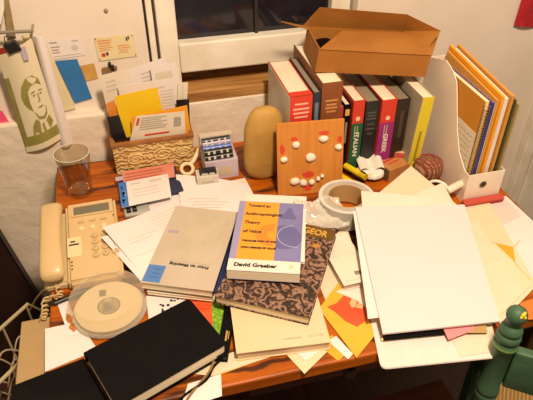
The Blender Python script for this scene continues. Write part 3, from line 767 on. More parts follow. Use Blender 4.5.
bgm = Matrix.Translation(FL) @ Matrix.Rotation(crz, 4, 'Z') @ Matrix.Rotation(ctl, 4, 'Y') @ Vector((.036, .066, .0045))
bgo = finish('gap_shade_lump', crumple(.029, .046, .0195, 3, amp=.10), mat('gap_shade_black', '060506', .7, spec=.1), None, bgm, True)  # black lump added inside the carton so its corner gap looks deeply shaded
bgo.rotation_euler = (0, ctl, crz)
tag(bgo, 'black lump added for the shade inside the open carton, seen through its corner gap', 'bag')
e0, e1 = Lp(281, 22, Dc*.75), Lp(303, 26, Dc*.8)
finish('side_flap', prism(bmesh.new(), [Vector((tk, Dc-tk, Hc)), Vector((tk, Dc*.84, Hc)), e0], (0, 0, tk*.7)), CARD, t)

# ------------------------------------------------------------------ magazine file
FX0, FX1, FY0, FY1 = .681, .770, .870, 1.125
fw, fd = FX1-FX0, FY1-FY0
FT = Y(443, 57.5, FY1-.012).z-T
t = thing('magazine_file', 'white cardboard magazine file stuffed with notebooks and folders', 'magazine file', (FX0, FY0, T))
WF = mat('white_file_card', 'f4e7d8', .55, 'eee0cf', 8)
prof = [(0, 0), (fd, 0), (fd, FT)]
crv = [(446, 60), (453, 71), (456.5, 82), (457, 103), (457, 129), (459, 152), (464, 169)]
for a, b in crv:
    q = X(a, b, FX0); prof.append((min(fd-.012, q.y-FY0), q.z-T))
fh = Y(469, 176, FY0).z-T
prof += [(.012, fh), (0, fh)]
print('FILE', FT, fh, prof)
finish('side_panel', prism(bmesh.new(), [(0, a, b) for a, b in prof], (.002, 0, 0)), WF, t)
finish('side_panel', prism(bmesh.new(), [(fw-.002, a, min(b, FT-.034)) for a, b in prof[:2]+[(fd, FT-.034)]+prof[4:]], (.002, 0, 0)), WF, t)
finish('back_panel', B(.002, fw-.002, fd-.002, fd, 0, FT), WF, t)
q = finish('front_panel', B(.002, fw-.002, 0, .002, 0, fh), WF, t)
finish('file_bottom', B(.002, fw-.002, .002, fd-.002, 0, .002), WF, t)
finish('finger_hole', lathe(bmesh.new(), [(.0075, 0), (.0095, 0), (.0095, .001), (.0075, .001)], 24, closed=True), mat('hole_rim', 'b8ab94', .4), q, (fw*.46, -.0002, fh*.60)).rotation_euler = (PI/2, 0, 0)
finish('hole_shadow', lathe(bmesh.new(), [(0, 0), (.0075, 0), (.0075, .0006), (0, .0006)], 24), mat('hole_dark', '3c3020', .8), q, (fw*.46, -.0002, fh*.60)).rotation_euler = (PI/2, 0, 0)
def filed(name, label, x, th, y0, y1, h, m, cat='folder', dz=.003, hb=None, x_lean=0):
    """upright item in the file: x offset in the file, from y0 to y1, front height h, back height hb"""
    t = thing(name, label, cat, (FX0+x, FY0, T+dz))
    hb = hb or h
    finish('sheet', prism(bmesh.new(), [(x_lean*0, y0, 0), (0, y1, 0), (x_lean, y1, hb), (x_lean, y0, h)], (th, 0, 0)), m, t)
    return t
NB = mat('kraft_cover', 'cf912f', .5, 'c6872a', 10)
# spiral notebook nearest the left side
h_nb = Y(491, 100, FY0+.02).z-T-.003
t = thing('spiral_notebook', 'kraft spiral notebook at the left inside the magazine file', 'notebook', (FX0+.005, FY0, T+.003))
finish('front_cover', B(0, .001, .016, .235, 0, h_nb), NB, t)
finish('page_block', B(.001, .009, .018, .235, .001, h_nb-.001), PAGESV, t)
finish('back_cover', B(.009, .010, .016, .235, 0, h_nb), NB, t)
sp_ = []
for i in range(34*10):
    a = i/10*2*PI; sp_.append((.005+.0065*math.cos(a), .014+.0065*math.sin(a), .006+i/340*(h_nb-.012)))
finish('wire_spiral', tube(bmesh.new(), sp_, .0009, 5), mat('spiral_metal', '9a7c4a', .35, metal=.6), t)
q = finish('handwritten_note', B(-.0006, 0, .02, .125, .03, .165), mat('note_paper', 'e0d8c2', .7), t)
r = random.Random(3); nb_ = bmesh.new()
for i in range(9):
    y = .03
    while y < .112:
        L_ = .004+r.random()*.010; box(nb_, -.0009, -.0006, y, y+L_, .150-i*.0125, .152-i*.0125); y += L_+.004
finish('handwriting', nb_, GREYINK, q)
# blue notebook
t = filed('blue_notebook', 'blue spiral notebook beside the kraft notebook in the file', .018, .007, .012, .22, h_nb-.004, mat('blue_note_cover', '343f8c', .4), 'notebook')
t2 = finish('page_block', B(.007, .010, .014, .215, .002, h_nb-.006), PAGESV, t)
hr = Y(521, 95.5, FY0+.012).z-T-.003
for a_ in (('orange_folder', 'orange card folder standing beside the blue notebook in the file', .030, .004, .014, .225, hr-.006, MANILA),
           ('orange_folder', 'wide orange folder between the manila folder and the white sheets in the file', .0365, .006, .010, .232, hr+.004, ORANGE),
           ('white_papers', 'white sheets standing between the orange folder and kraft envelope in the file', .0465, .009, .014, .228, hr-.004, PAPER, 'papers'),
           ('kraft_envelope', 'brown kraft envelope standing right of the white sheets in the file', .0590, .006, .010, .234, hr+.002, mat('kraft_env', 'cf9440', .6)),
           ('green_folder', 'dark green folder at the right inside the magazine file', .0680, .004, .008, .230, hr-.008, mat('dark_green_folder', '4a4a2c', .6)),
           ('kraft_folder', 'pale olive folder at the far right of the magazine file', .0745, .004, .004, .226, hr-.016, mat('pale_kraft', 'a48c56', .6))): filed(*a_, **({} if len(a_) > 8 else {'cat': 'folder'}), hb=a_[6]+.018)
# flat red box in front of the file
t = thing('red_tin', 'flat red tin lying against the front of the magazine file', 'tin', (FX0+.045, FY0-.014, T))
finish('tin_body', B(-.050, .045, -.008, .010, 0, .009, .002), mat('red_tin_paint', 'a82c28', .4), t)
finish('tin_lid', B(-.051, .046, -.009, .011, .009, .013, .0015), mat('red_tin_lid', 'c04a40', .4), t)

# ------------------------------------------------------------------ small clutter between books and papers
def at3(px, py, z): return Z(px, py, z)
# yellow highlighters
for k, (px, py, lab) in enumerate(((354, 172, 'upper yellow highlighter lying against the dictionaries'), (348, 177, 'lower yellow highlighter lying beside the shell board'))):
    p = at3(px, py, T+.02)
    t = thing('yellow_highlighter', lab, 'highlighter', (p.x, p.y, T+.010+.014*(1-k)), math.radians(-63))
    finish('barrel', tube(bmesh.new(), [(-.028, 0, 0), (.018, 0, 0)], .0075, 16), mat('highlighter_yellow', 'e6cf1e', .35), t, None, True)
    finish('cap', tube(bmesh.new(), [(.018, 0, 0), (.036, 0, 0)], .0082, 16), mat('highlighter_cap', 'cdb510', .35), t, None, True)
    finish('clip', B(.02, .035, -.0015, .0015, .008, .0105), BLACKP, t)
# crumpled white packet
p = at3(370, 182, T)
t = thing('tissue_packet', 'crumpled white tissue packet behind the tape roll', 'packet', (p.x+.006, p.y+.018, T), math.radians(-15))
finish('packet_body', crumple(.034, .024, .015, 5), mat('packet_white', 'e9e3da', .45), t, None, True)
finish('packet_flap', sheet_bm([Vector(q) for q in ((-.034, .024, .040), (.024, .028, .046), (.030, -.012, .034), (-.026, -.014, .030))], Vector(), .0008, lambda u, v: .006*math.sin(3*PI*u)), mat('packet_white', 'e9e3da', .45), t, None, True)
# brown carton with red lettering, red matchbox, woven ball
p = at3(396, 178, T)
t = thing('small_brown_box', 'small tan box with dark side behind the cream papers', 'box', (p.x, p.y+.022, T), math.radians(16))
finish('box_body', B(-.034, .034, -.026, .030, 0, .034, .001), mat('tan_box', 'c08650', .6, 'b57a44', 30), t)
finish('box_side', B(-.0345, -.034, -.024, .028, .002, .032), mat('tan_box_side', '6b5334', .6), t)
finish('red_print', prism(prism(bmesh.new(), [(-.030, .004, .034), (.03, .012, .034), (.03, .016, .034), (-.028, .010, .034)], (0, 0, .0006)), [(-.02, -.006, .034), (.014, -.002, .034), (.012, .002, .034), (-.02, -.002, .034)], (0, 0, .0006)), mat('box_red', 'c0402e', .6), t)
p = at3(411, 160, T+.05)
t = thing('matchbox', 'little pink and cream matchbox lying on the tan box', 'matchbox', (p.x-.004, p.y+.012, T+.0346), math.radians(-28))
t.location = (at3(396, 178, T).x+.016, at3(396, 178, T).y+.05, T+.0352)
finish('sleeve', B(-.028, .028, -.016, .018, 0, .014, .0006), mat('match_cream', 'd9b08a', .6), t)
finish('tray', B(.028, .031, -.015, .017, .001, .013), mat('match_tray', 'd88a72', .6), t)
finish('striker', B(-.026, .026, -.0165, -.016, .001, .013), mat('match_red', 'b9574a', .6), t)
p = at3(430, 184, T)
bm = lathe(bmesh.new(), [(0, 0), (.020, .002), (.031, .012), (.034, .026), (.031, .040), (.021, .050), (.008, .054), (0, .0545)], 40)
t = thing('woven_pot', 'round lidded woven basket striped red and brown before the file', 'basket', (p.x+.004, p.y+.028, T), math.radians(20))
ST = wave_mat('woven_stripes', '6e4030', 'a4805a', 34, 'X', 3.5, .8, .9, '9c5a44')
finish('basket_body', lathe(bmesh.new(), [(0, 0), (.022, .001), (.032, .010), (.0345, .022), (.034, .030), (0, .030)], 40), ST, t, None, True)
finish('basket_lid', lathe(bmesh.new(), [(.0348, .030), (.0345, .034), (.029, .046), (.017, .053), (0, .055)], 40), ST, t, None, True)
for k in range(3):
    rr = (.030, .022, .012)[k]; zz = (.0455, .0515, .0545)[k]
    finish('woven_ring', tube(bmesh.new(), [(rr*math.cos(2*PI*i/36), rr*math.sin(2*PI*i/36), zz) for i in range(36)], .0012, 6, True), mat('ring_red', '9a4038', .8), t)
# white cable and plug
p = at3(452, 192, T+.012)
t = thing('white_cable', 'coiled white cable with a plug lying before the magazine file', 'cable', (p.x, p.y, T))
w = [at3(a, b, T+z)-Vector((p.x, p.y, T)) for a, b, z in ((448, 190, .040), (444, 184, .045), (436, 181, .048), (429, 183, .040), (428, 188, .028), (436, 192, .015), (446, 198, .006))]
finish('cord', tube(bmesh.new(), smooth_path(w, 8), .0035, 10), WHITEPL, t, None, True)
a = at3(447, 191, T+.038)-Vector((p.x, p.y, T)); b = at3(464, 182, T+.040)-Vector((p.x, p.y, T))
finish('plug', tube(bmesh.new(), [a, a.lerp(b, .1), a.lerp(b, .75), b], [.006, .0088, .0088, .005], 14), mat('plug_white', 'e8dfcc', .35), t, None, True)
finish('plug_pin', tube(bmesh.new(), [b, b+(b-a).normalized()*.008], .002, 8), mat('pin_metal', 'a8a090', .3, metal=1), t)

# ------------------------------------------------------------------ tape roll and its wrapper
tc_ = Z(347, 196, T+.050)
t = thing('tape_roll', 'wide roll of silver grey duct tape lying flat by the shell board', 'tape', (tc_.x, tc_.y, T+.004), 0)
TAPE = mat('duct_tape', 'b9b4ab', .35, 'aaa59b', 40)
RI, RO, TH = .0385, .0610, .046
finish('tape_side', lathe(bmesh.new(), [(RI+.002, 0), (RO, 0), (RO, TH), (RI+.002, TH)], 64, closed=True), TAPE, t, None, True)
finish('tape_core', lathe(bmesh.new(), [(RI, .0004), (RI+.002, .0004), (RI+.002, TH+.0006), (RI, TH+.0006)], 64, closed=True), mat('tape_core_card', 'bb9a68', .7), t, None, True)
finish('tape_layers', lathe(bmesh.new(), [(RO-.0075, TH), (RO-.001, TH), (RO-.001, TH+.0006), (RO-.0075, TH+.0006)], 64, closed=True), mat('tape_edge', 'd8d4cc', .4), t, None, True)
wp = Z(327, 221, T+.012)
bm = bmesh.new(); G = 24
gv = {}
for i in range(G+1):
    for j in range(G+1):
        u, v = i/G, j/G
        x = -.056+.100*u; y = -.034+.072*v
        zz = .012+.034*v*(1-.5*u)+.016*noise.noise(Vector((u*3.1, v*3.3, 2)))+.007*abs(noise.noise(Vector((u*8, v*7, 5))))
        gv[i, j] = bm.verts.new((x+.006*noise.noise(Vector((v*4, 1, 0))), y+.008*noise.noise(Vector((u*4, 3, 0))), max(.009, zz)))
for i in range(G):
    for j in range(G): bm.faces.new((gv[i, j], gv[i+1, j], gv[i+1, j+1], gv[i, j+1]))
o = finish('tape_wrapper', bm, clear('wrapper_film', .38, 'f4f0e8', .12), None, (wp.x-.008, wp.y-.012, T+.02), True)
o.location = (wp.x-.010, wp.y-.006, T+.012)
md = o.modifiers.new('s', 'SOLIDIFY'); md.thickness = .0004
tag(o, 'crumpled clear plastic wrapper at the foot of the tape roll', 'wrapper')

# ------------------------------------------------------------------ papers on the left half of the desk
def fs(name, label, px, z, m, th=.0005, fn=None, cat='paper', group=None):
    return sheet(name, label, cat, [Z(a, b, z) for a, b in px], m, th, fn, group)
s = sheet('white_sheet', 'white sheet between telephone and grey book, lower of the two overlapping', 'paper', [Z(101, 237, T+.050), Z(180, 206, T+.0016), Z(226, 262, T+.0006), Z(146, 287, T+.0006)], PAPER, fn=lambda u, v: -.012*math.sin(PI*u)*(1-v))
marks(s, 'printed_text', lines(.08, .12, .5, .3, 4, .2, .4, 3)+[(.1, .52, .36, .535)], PALEINK)
s = sheet('printed_sheet', 'white printed sheet between telephone and grey book, upper of the two', 'paper', [Z(102, 227, T+.058), Z(178, 197, T+.0026), Z(226, 246, T+.0026), Z(146, 279, T+.0046)], PAPER, fn=lambda u, v: -.012*math.sin(PI*u)*(1-v))
marks(s, 'printed_text', lines(.55, .12, .95, .60, 9, .18, .5, 4)+[(.12, .34, .5, .35), (.12, .40, .44, .41), (.10, .62, .4, .63)], PALEINK)
s = fs('white_slip', 'white slip between the address card and the printed sheet', [(136, 201), (184, 188), (206, 226), (140, 222)], T+.0036, PAPER)
s = fs('curled_sheet', 'white sheet curling up above the grey book by the striped packet', [(176, 178), (248, 184), (262, 214), (183, 215)], T+.006, PAPER, fn=lambda u, v: .010*(1-v)**2*(1-u)+.004*math.sin(PI*u), cat='paper')
marks(s, 'printed_text', [(.1, .6, .5, .62), (.16, .68, .62, .70), (.14, .76, .55, .78), (.2, .84, .5, .86)], PALEINK)
s = fs('cream_slip', 'cream slip of paper poking up left of the shell board', [(205, 186), (245, 178), (254, 195), (212, 203)], T+.0035, mat('slip_cream', 'e6d6c0', .7))
marks(s, 'printed_text', [(.55, .2, .9, .26), (.6, .4, .9, .44)], PALEINK)

# grey book, upside down
GREYB = mat('grey_book_cover', 'c2b5a4', .5, 'bbae9c', 10)
NAVYS = mat('navy_spine', '1f2f63', .45)
under, w, h = lying_book('cream_book', 'cream paperback under the grey book, only its lower edge showing', [(184, 215), (236, 217), (215, 299.5), (142, 290.5)], T+.0155, .0075, mat('cream_under', 'eee3ce', .6), cat='book')
under2, w, h = lying_book('navy_book', 'navy blue book under the grey book, only its right edge showing', [(190, 211), (247, 213), (223, 294), (152, 284)], T+.0215, .0055, mat('navy_spine', '1f2f63', .45), cat='book')
bk, w, h = lying_book('grey_book', 'grey book lying upside down with blue square and navy spine', [(177.5, 207), (238.5, 211), (213, 292), (138.5, 281.5)], T+.0375, .0152, GREYB, PAGES, NAVYS, 'right')
finish('blue_square', B(-w/2+.001, -w/2+.034, -h/2+.004, -h/2+.048, .0152, .0155), mat('square_blue', '4f7fc6', .5), bk)
finish('square_print', box(box(box(bmesh.new(), -w/2+.015, -w/2+.028, -h/2+.036, -h/2+.038, .0155, .0157), -w/2+.013, -w/2+.028, -h/2+.026, -h/2+.028, .0155, .0157), -w/2+.012, -w/2+.028, -h/2+.016, -h/2+.018, .0155, .0157), mat('square_print_blue', '39659f', .5), bk)
finish('cover_panel', B(-w/2+.036, w/2-.012, -h/2+.066, h/2-.02, .0152, .0154), mat('grey_panel', 'c2b6a0', .5, 'b9ad97', 30), bk)
finish('lilac_print', B(-w/2+.008, -w/2+.030, .028, .036, .0152, .0155), mat('lilac_ink', 'a79db0', .6), bk)
text('title_lettering', 'Prior to Meaning', .0105, INK, bk, (.008, -h/2+.056, .0154), (0, 0, PI), .0004, fitw=.076)
finish('title_rule', B(-.032, .046, -h/2+.063, -h/2+.0638, .0154, .0156), GREYINK, bk)

# ------------------------------------------------------------------ things showing under the notebook and books
s = fs('doodle_paper', 'white paper with black pen doodles below the grey book', [(146, 296), (186, 296), (190, 318), (150, 330)], T+.0012, PAPER)
r = random.Random(12)
marks(s, 'pen_doodle', [(a, b, a+.03+.05*r.random(), b+.05+.06*r.random()) for a, b in [(r.uniform(.3, .85), r.uniform(.1, .6)) for i in range(16)]], INK)
s = fs('orange_card', 'orange red card showing above the black notebook', [(184, 294), (213, 295), (220, 330), (192, 330)], T+.0022, mat('orange_red', 'e8622e', .6, 'd9481e', 60))
marks(s, 'dark_print', lines(.1, .1, .9, .5, 4, .25, .3, 9), mat('orange_dark', 'c9481f', .6))
s = fs('green_card', 'bright green patterned card beside the black pocket book', [(211, 297), (223, 300), (228, 345), (214, 345)], T+.0032, mat('lime_pattern', '8fc02c', .6, '5f8f1c', 160, ramp=(.4, .6)))
t, w, h = lying_book('black_pocket_diary', 'slim narrow black diary with gold lettering between notebook and cream book', [(220, 301), (230, 305), (233.5, 357), (222.5, 357)], T+.016, .012, BLACK, BLACKP, None, 'right')
text('gold_lettering', 'NOTES', .006, mat('gold_letter', 'b9974a', .4), t, (w/2-.006, .0, .0122), (0, 0, -PI/2), .0001) if False else finish('gold_lettering', box(box(bmesh.new(), w/2-.009, w/2-.006, -.026, -.004, .012, .0124), w/2-.0045, w/2-.003, -.022, -.006, .012, .0124), mat('gold_letter', 'b9974a', .4), t)

# cream book and the pile on it
t, w, h = lying_book('cream_art_book', 'large cream book at the bottom of the central pile', [(228, 270), (309, 258), (327.5, 341), (234, 355.5)], T+.0215, .0195, IVORY, mat('pinkish_pages', 'e3cdb0', .75, 'd3bb9a', 3, stretch=(4, 4, 400)), None, 'none', .0015)
finish('cover_print', box(bmesh.new(), w*.02, w*.2, -h/2+.016, -h/2+.0185, .0195, .0197), GREYINK, t)
text('cover_lettering', 'NEW YORK', .006, GREYINK, t, (w*.36, -h/2+.0175, .0196), (0, 0, 0), 0, fitw=.028)
PAT = wave_mat('dark_marbled', '261c1a', '9a7864', 13, 'DIAGONAL', 24, .4, .05, '5c4238', 2.4)
t, w, h = lying_book('art_book', 'dark patterned art book with gold lettering under the purple paperback', [(252, 213), (338, 230.5), (307, 319), (220, 295.5)], T+.0420, .0195, PAT, mat('art_pages', 'f0e0c4', .75, 'dfcdac', 3, stretch=(4, 4, 400)), None, 'none', .0018)
finish('title_panel', B(-w/2+.002, w/2-.002, h/2-.036, h/2-.003, .0195, .0198), mat('olive_brown', '6a4c1c', .4, '55391a', 30), t)
GOLD = mat('gold_title', 'd2a648', .4)
text('title_lettering', 'GEOR', .024, GOLD, t, (w/2-.040, h/2-.020, .0199), (0, 0, math.radians(-4)), .0006, fitw=.050)
finish('gold_star', prism(bmesh.new(), [(w/2-.030+(.012 if k % 2 == 0 else .004)*math.cos(k*PI/5), h/2-.058+(.012 if k % 2 == 0 else .004)*math.sin(k*PI/5), .0195) for k in range(10)], (0, 0, .0004)), mat('star_gold', 'c0842a', .4), t)
bl, w, h = lying_book('white_booklet', 'white booklet sticking out round the purple paperback', [(246, 194.5), (307.5, 196), (303.5, 263), (238, 258)], T+.0475, .005, mat('booklet_white', 'e8dfd8', .6), PAGES, None, 'none', .0006)
PUR = mat('purple_cover', '7f7fb4', .45, '7676aa', 12)
t, w, h = lying_book('purple_paperback', 'purple and orange paperback on top of the central pile', [(241.5, 201.5), (304, 203.5), (299.5, 274), (224.5, 270)], T+.0700, .022, PUR, PAGES, None, 'left', .0006, .0004)
z0 = .022
finish('orange_panel', B(-w/2+.013, w/2-.049, -h/2+.030, h/2-.001, z0, z0+.0003), mat('cover_orange', 'f0a43c', .5, 'ea9a30', 10), t)
finish('lavender_strip', B(-w/2, -w/2+.013, -h/2+.030, h/2, z0, z0+.0002), mat('cover_lavender', '9a96be', .5), t)
finish('white_band', B(-w/2, w/2, -h/2, -h/2+.030, z0, z0+.0003), mat('band_white', 'e6ddd6', .5), t)
def ringbm(cx_, cy_, ra, rb, a0, a1, z, n=40):
    bm = bmesh.new()
    for i in range(n):
        b0_, b1_ = a0+(a1-a0)*i/n, a0+(a1-a0)*(i+1)/n
        prism(bm, [(cx_+q*math.cos(b), cy_+q*math.sin(b)*.9, z) for q, b in ((ra, b0_), (rb, b0_), (rb, b1_), (ra, b1_))], (0, 0, .0003))
    return bm
finish('orange_arc', ringbm(w/2-.053, .0, .014, .036, PI/2, 3*PI/2, z0+.0003), mat('deep_cover_orange', 'dd8a34', .5), t)
finish('pale_arc', ringbm(w/2-.012, .0, .034, .0355, PI*.55, PI*1.55, z0+.0002), mat('cover_pale_line', 'b5b5d6', .5), t)
finish('dark_bell', prism(bmesh.new(), [(w/2-.046, .050, z0), (w/2-.012, .050, z0), (w/2-.018, .066, z0), (w/2-.024, .084, z0), (w/2-.030, .084, z0), (w/2-.038, .066, z0)], (0, 0, .0003)), mat('cover_indigo', '67679f', .5), t)
finish('indigo_disc', lathe(bmesh.new(), [(0, 0), (.034, 0), (.034, .0002), (0, .0002)], 40), mat('cover_indigo', '67679f', .5), t, (w/2-.0345, -.004, z0))
xl = -w/2+.020
for i, (s_, fw_) in enumerate((('Toward an', .045), ('Anthropological', .074), ('Theory', .031), ('of Value', .036))):
    text('title_lettering', s_, .0115, INK, t, (xl+fw_/2+(.004, 0, .001, .001)[i]-.004, h/2-.014-i*.0265, z0+.0006), (0, 0, 0), .0004, fitw=fw_)
for i, s_ in enumerate(('THE FALSE COIN OF OUR', 'OWN DREAMS OF VALUE')):
    text('subtitle_lettering', s_, .0062, INK, t, (xl+.031, h/2-.121-i*.0185, z0+.0006), (0, 0, 0), .0005, fitw=.066)
text('author_lettering', 'David Graeber', .0125, INK, t, (-w/2+.050, -h/2+.015, z0+.0005), (0, 0, 0), .0006, fitw=.078)
finish('publisher_mark', lathe(bmesh.new(), [(0, 0), (.004, 0), (.004, .0003), (0, .0003)], 16), mat('mark_peach', 'e6c9a0', .6), t, (w/2-.016, -h/2+.016, z0+.0003))

# ------------------------------------------------------------------ black notebook, folder, disc case
nbz = T+.036
cN, rzN, wN, hN, e = rect_fit([(80, 350), (187, 303.5), (235, 345.5), (115.5, 400)], nbz)
print('NOTEBOOK', wN, hN, math.degrees(rzN), e)
t = thing('black_notebook', 'thick black hardcover notebook with rounded corners at front of desk', 'notebook', (cN.x, cN.y, T+.010), rzN)
def rounded(w, h, r, z0, z1, n=6):
    pts = []
    for cx_, cy_, a0 in ((w/2-r, h/2-r, 0), (-w/2+r, h/2-r, PI/2), (-w/2+r, -h/2+r, PI), (w/2-r, -h/2+r, 3*PI/2)):
        for k in range(n+1):
            a = a0+PI/2*k/n; pts.append((cx_+r*math.cos(a), cy_+r*math.sin(a), z0))
    return prism(bmesh.new(), pts, (0, 0, z1-z0))
nt_ = .026
def soft(bm, w=.0006):
    return bm
finish('front_cover', rounded(wN, hN, .009, nt_-.0022, nt_), BLACK, t)
finish('back_cover', rounded(wN, hN, .009, 0, .0022), BLACK, t)
finish('page_block', rounded(wN-.003, hN-.003, .008, .0022, nt_-.0022), PAGES, t)
finish('spine', B(-wN/2-.0012, wN/2-.012, hN/2-.002, hN/2+.0006, .001, nt_-.0005, .001), BLACK, t)
inn = (Matrix.Translation(t.location) @ Matrix.Rotation(rzN, 4, 'Z')).inverted()
for pth, m_, nm_ in (([(224, 356, .012), (214, 366, .006), (206, 380, .004), (186, 394, .004), (172, 408, .004)], BLACK, 'elastic_band'), ([(214, 361, .012), (209, 372, .006), (200, 383, .004), (188, 398, .004), (182, 412, .004)], mat('ribbon_brown', '8a6a3c', .6), 'marker_ribbon')):
    finish(nm_, tube(bmesh.new(), smooth_path([inn @ Z(a, b, T+z) for a, b, z in pth], 5), .0022, 6), m_, t, None, True)
# dark wallet folder under it at the corner
t = thing('black_folder', 'black card folder at the lower left front corner of the desk', 'folder', Z(65, 385, T), 0)
o0 = t.location.copy()
fp = [Z(a, b, T+.004)-o0 for a, b in ((12, 386), (84, 358), (112, 408), (52, 430), (10, 424))]
finish('folder_back', prism(bmesh.new(), [Vector((q.x, q.y, .001)) for q in fp], (0, 0, .003)), mat('folder_black', '080708', .6, spec=.12), t)
fl = [Z(a, b, T+.006)-o0 for a, b in ((14, 389), (26, 385), (34, 394), (84, 393), (96, 384), (108, 408), (52, 428), (12, 424))]
finish('folder_flap', prism(bmesh.new(), [Vector((q.x, q.y, .0042)) for q in fl], (0, 0, .002)), mat('folder_black2', '0d0b0c', .6, spec=.12), t)
s = fs('white_note_sheet', 'blank white note sheet on the desk left of the disc case', [(45, 329), (79, 322), (98, 350), (45, 372)], T+.0004, mat('note_white', 'e4dcdd', .7))
s = fs('orange_print_slip', 'white slip with orange and brown picture left of the disc case', [(57, 303), (68, 300), (80, 334), (69, 336)], T+.0014, PAPER)
poly_mark(s, 'picture_patch', [blob_uv(.55, .55, .3, .14, 10, .5, 2), blob_uv(.6, .8, .3, .12, 10, .5, 3)], mat('picture_orange', 'cf8a3c', .6, 'a55c22', 200))
p = Z(62, 303, T)
t = thing('black_pen', 'black capped pen end poking out left of the disc case', 'pen', (p.x, p.y, T+.006), math.radians(18))
finish('pen_barrel', tube(bmesh.new(), [(-.012, 0, 0), (.05, 0, 0)], .004, 12), BLACKP, t, None, True)
finish('pen_tip', tube(bmesh.new(), [(-.018, 0, 0), (-.012, 0, 0)], [.0015, .0038], 12), BLACKP, t, None, True)
# disc spindle case
cd = Z(109, 306, T+.012)
t = thing('disc_case', 'round clear plastic case holding blank discs beside the telephone', 'disc case', (cd.x, cd.y, T))
finish('case_base', lathe(bmesh.new(), [(0, 0), (.064, 0), (.066, .003), (.064, .006), (0, .006)], 64), clear('case_base_clear', .35, 'e8e2d4', .1), t, None, True)
DISC = mat('disc_silver', 'e0d4be', .25, 'd9ccb4', 3, metal=.15)
for k in range(4):
    dsc = finish('disc', lathe(bmesh.new(), [(.0075, 0), (.060, 0), (.060, .0012), (.0075, .0012)], 64, closed=True), DISC, t, (0, 0, .0068+k*.0016), True)
zt = .0012
finish('disc_hub', lathe(bmesh.new(), [(.0085, 0), (.0205, 0), (.0205, .0003), (.0085, .0003)], 48, closed=True), mat('hub_grey', 'a59a80', .3), dsc, (0, 0, zt))
finish('hub_ring', lathe(bmesh.new(), [(.0185, 0), (.0200, 0), (.0200, .0005), (.0185, .0005)], 48, closed=True), mat('hub_dark', '6d6656', .4), dsc, (0, 0, zt))
hp = bmesh.new()
for i in range(5): box(hp, -.012+.001*i, .012-.001*i, -.013+i*.0048, -.011+i*.0048, zt+.0003, zt+.0006)
finish('hub_print', hp, mat('hub_dark', '6d6656', .4), dsc)
finish('disc_label', B(-.016, -.004, .026, .042, zt, zt+.0004), mat('label_grey', '7d766a', .5), dsc)
finish('spindle_post', lathe(bmesh.new(), [(0, .006), (.007, .006), (.007, .026), (.005, .029), (0, .029)], 24), clear('post_clear', .25, 'f0ece0', .1), t, None, True)
finish('case_lid', lathe(bmesh.new(), [(.0665, .004), (.0672, .004), (.0655, .040), (.061, .044), (0, .045), (0, .0443), (.0605, .0433), (.0648, .0395)], 64), clear('case_lid_clear', .03, 'faf7ee', .06, .30), t, None, True)

# ------------------------------------------------------------------ envelopes and scraps at the front edge
s = fs('cream_envelope', 'long cream envelope under the black notebook and cream book', [(176, 372), (262, 342), (292, 350), (212, 376)], T+.0008, CREAM)
s = fs('orange_envelope', 'thin orange envelope edge under the cream book at the front', [(210, 367), (276, 340), (292, 348.5), (214, 377)], T+.0003, mat('envelope_orange', 'e8ae4a', .6))
s = fs('torn_white_paper', 'torn white paper hanging at the front below the notebook', [(188, 384), (221, 374), (222, 396), (180, 410)], T+.0014, PAPER)
s = fs('pointed_card', 'cream card with its corner pointing over the desk front edge', [(284, 352), (306, 336), (327, 352), (304.5, 374)], T+.0009, mat('card_cream', 'e4d0ae', .65))
s = fs('white_scrap', 'white torn scrap under the right corner of the cream book', [(296, 352), (316, 338), (327, 346), (306, 361)], T+.0017, PAPER)
s = fs('orange_scrap', 'small orange card beside the white strip at the desk edge', [(318, 345), (332, 335), (348, 353), (338, 361)], T+.0006, ORANGE)
s = fs('white_strip', 'white paper strip under the yellow envelope', [(328, 341), (336, 336), (353, 354), (348, 359.5)], T+.0013, PAPER)
s = fs('yellow_envelope', 'yellow envelope with red leaf-printed lining near the desk front edge', [(319, 309), (346, 272), (376, 334), (356.5, 358)], T+.0022, mat('envelope_yellow', 'efb33a', .6, 'eaa92c', 14))
RL = mat('red_lining', 'd9572e', .6, 'cf4a24', 20)
c, o0, th, fn = o_c[s.name]
def uvof(px, py, c=c, z=T+.0027):
    P = Z(px, py, z); best = None
    u = v = .5
    for _ in range(30):
        q = bil(c, u, v); du = bil(c, u+.01, v)-q; dv = bil(c, u, v+.01)-q
        e = P-q; a, b, d_ = du.x, dv.x, du.y; f_ = dv.y; det = a*f_-b*d_
        u += .01*(e.x*f_-b*e.y)/det; v += .01*(a*e.y-d_*e.x)/det
    return (u, v)
poly_mark(s, 'red_lining', [uvof(*q) for q in ((327, 307), (337, 303), (345, 294), (354, 290), (363, 296), (366, 303), (367, 320), (357, 327), (345, 321), (335, 312))], RL)
leaf = mat('leaf_pale', 'f0b48a', .6)
poly_mark(s, 'leaf_print', [[uvof(*q) for q in L_] for L_ in (((352, 297), (350, 304), (355, 307), (357, 302)), ((347, 300), (350, 304), (355, 307), (352, 308)), ((360, 299), (358, 304), (355, 307), (361, 305)), ((365, 303), (360, 306), (355, 307.5), (362, 309)))], leaf, .0008)
s = fs('pink_tissue', 'pale pink white sheet between barcode book and yellow envelope', [(336, 292), (366, 276), (372, 312), (356, 300)], T+.0034, mat('pink_white', 'f1dcd4', .7))
s = fs('cream_sheet', 'cream sheet under the small white barcode book', [(312, 268), (345, 222), (366, 285), (327, 304)], T+.0012, CREAM)
t, w, h = lying_book('barcode_book', 'small white book with barcode and text between pile and white papers', [(325.5, 239), (351.5, 229), (364.5, 277.5), (338.5, 289.5)], T+.0185, .0135, mat('white_back_cover', 'e4dacb', .55), mat('grey_pages', 'cbbfa8', .75, 'bcae94', 3, stretch=(4, 4, 400)), None, 'none')
tb = bmesh.new(); r = random.Random(4)
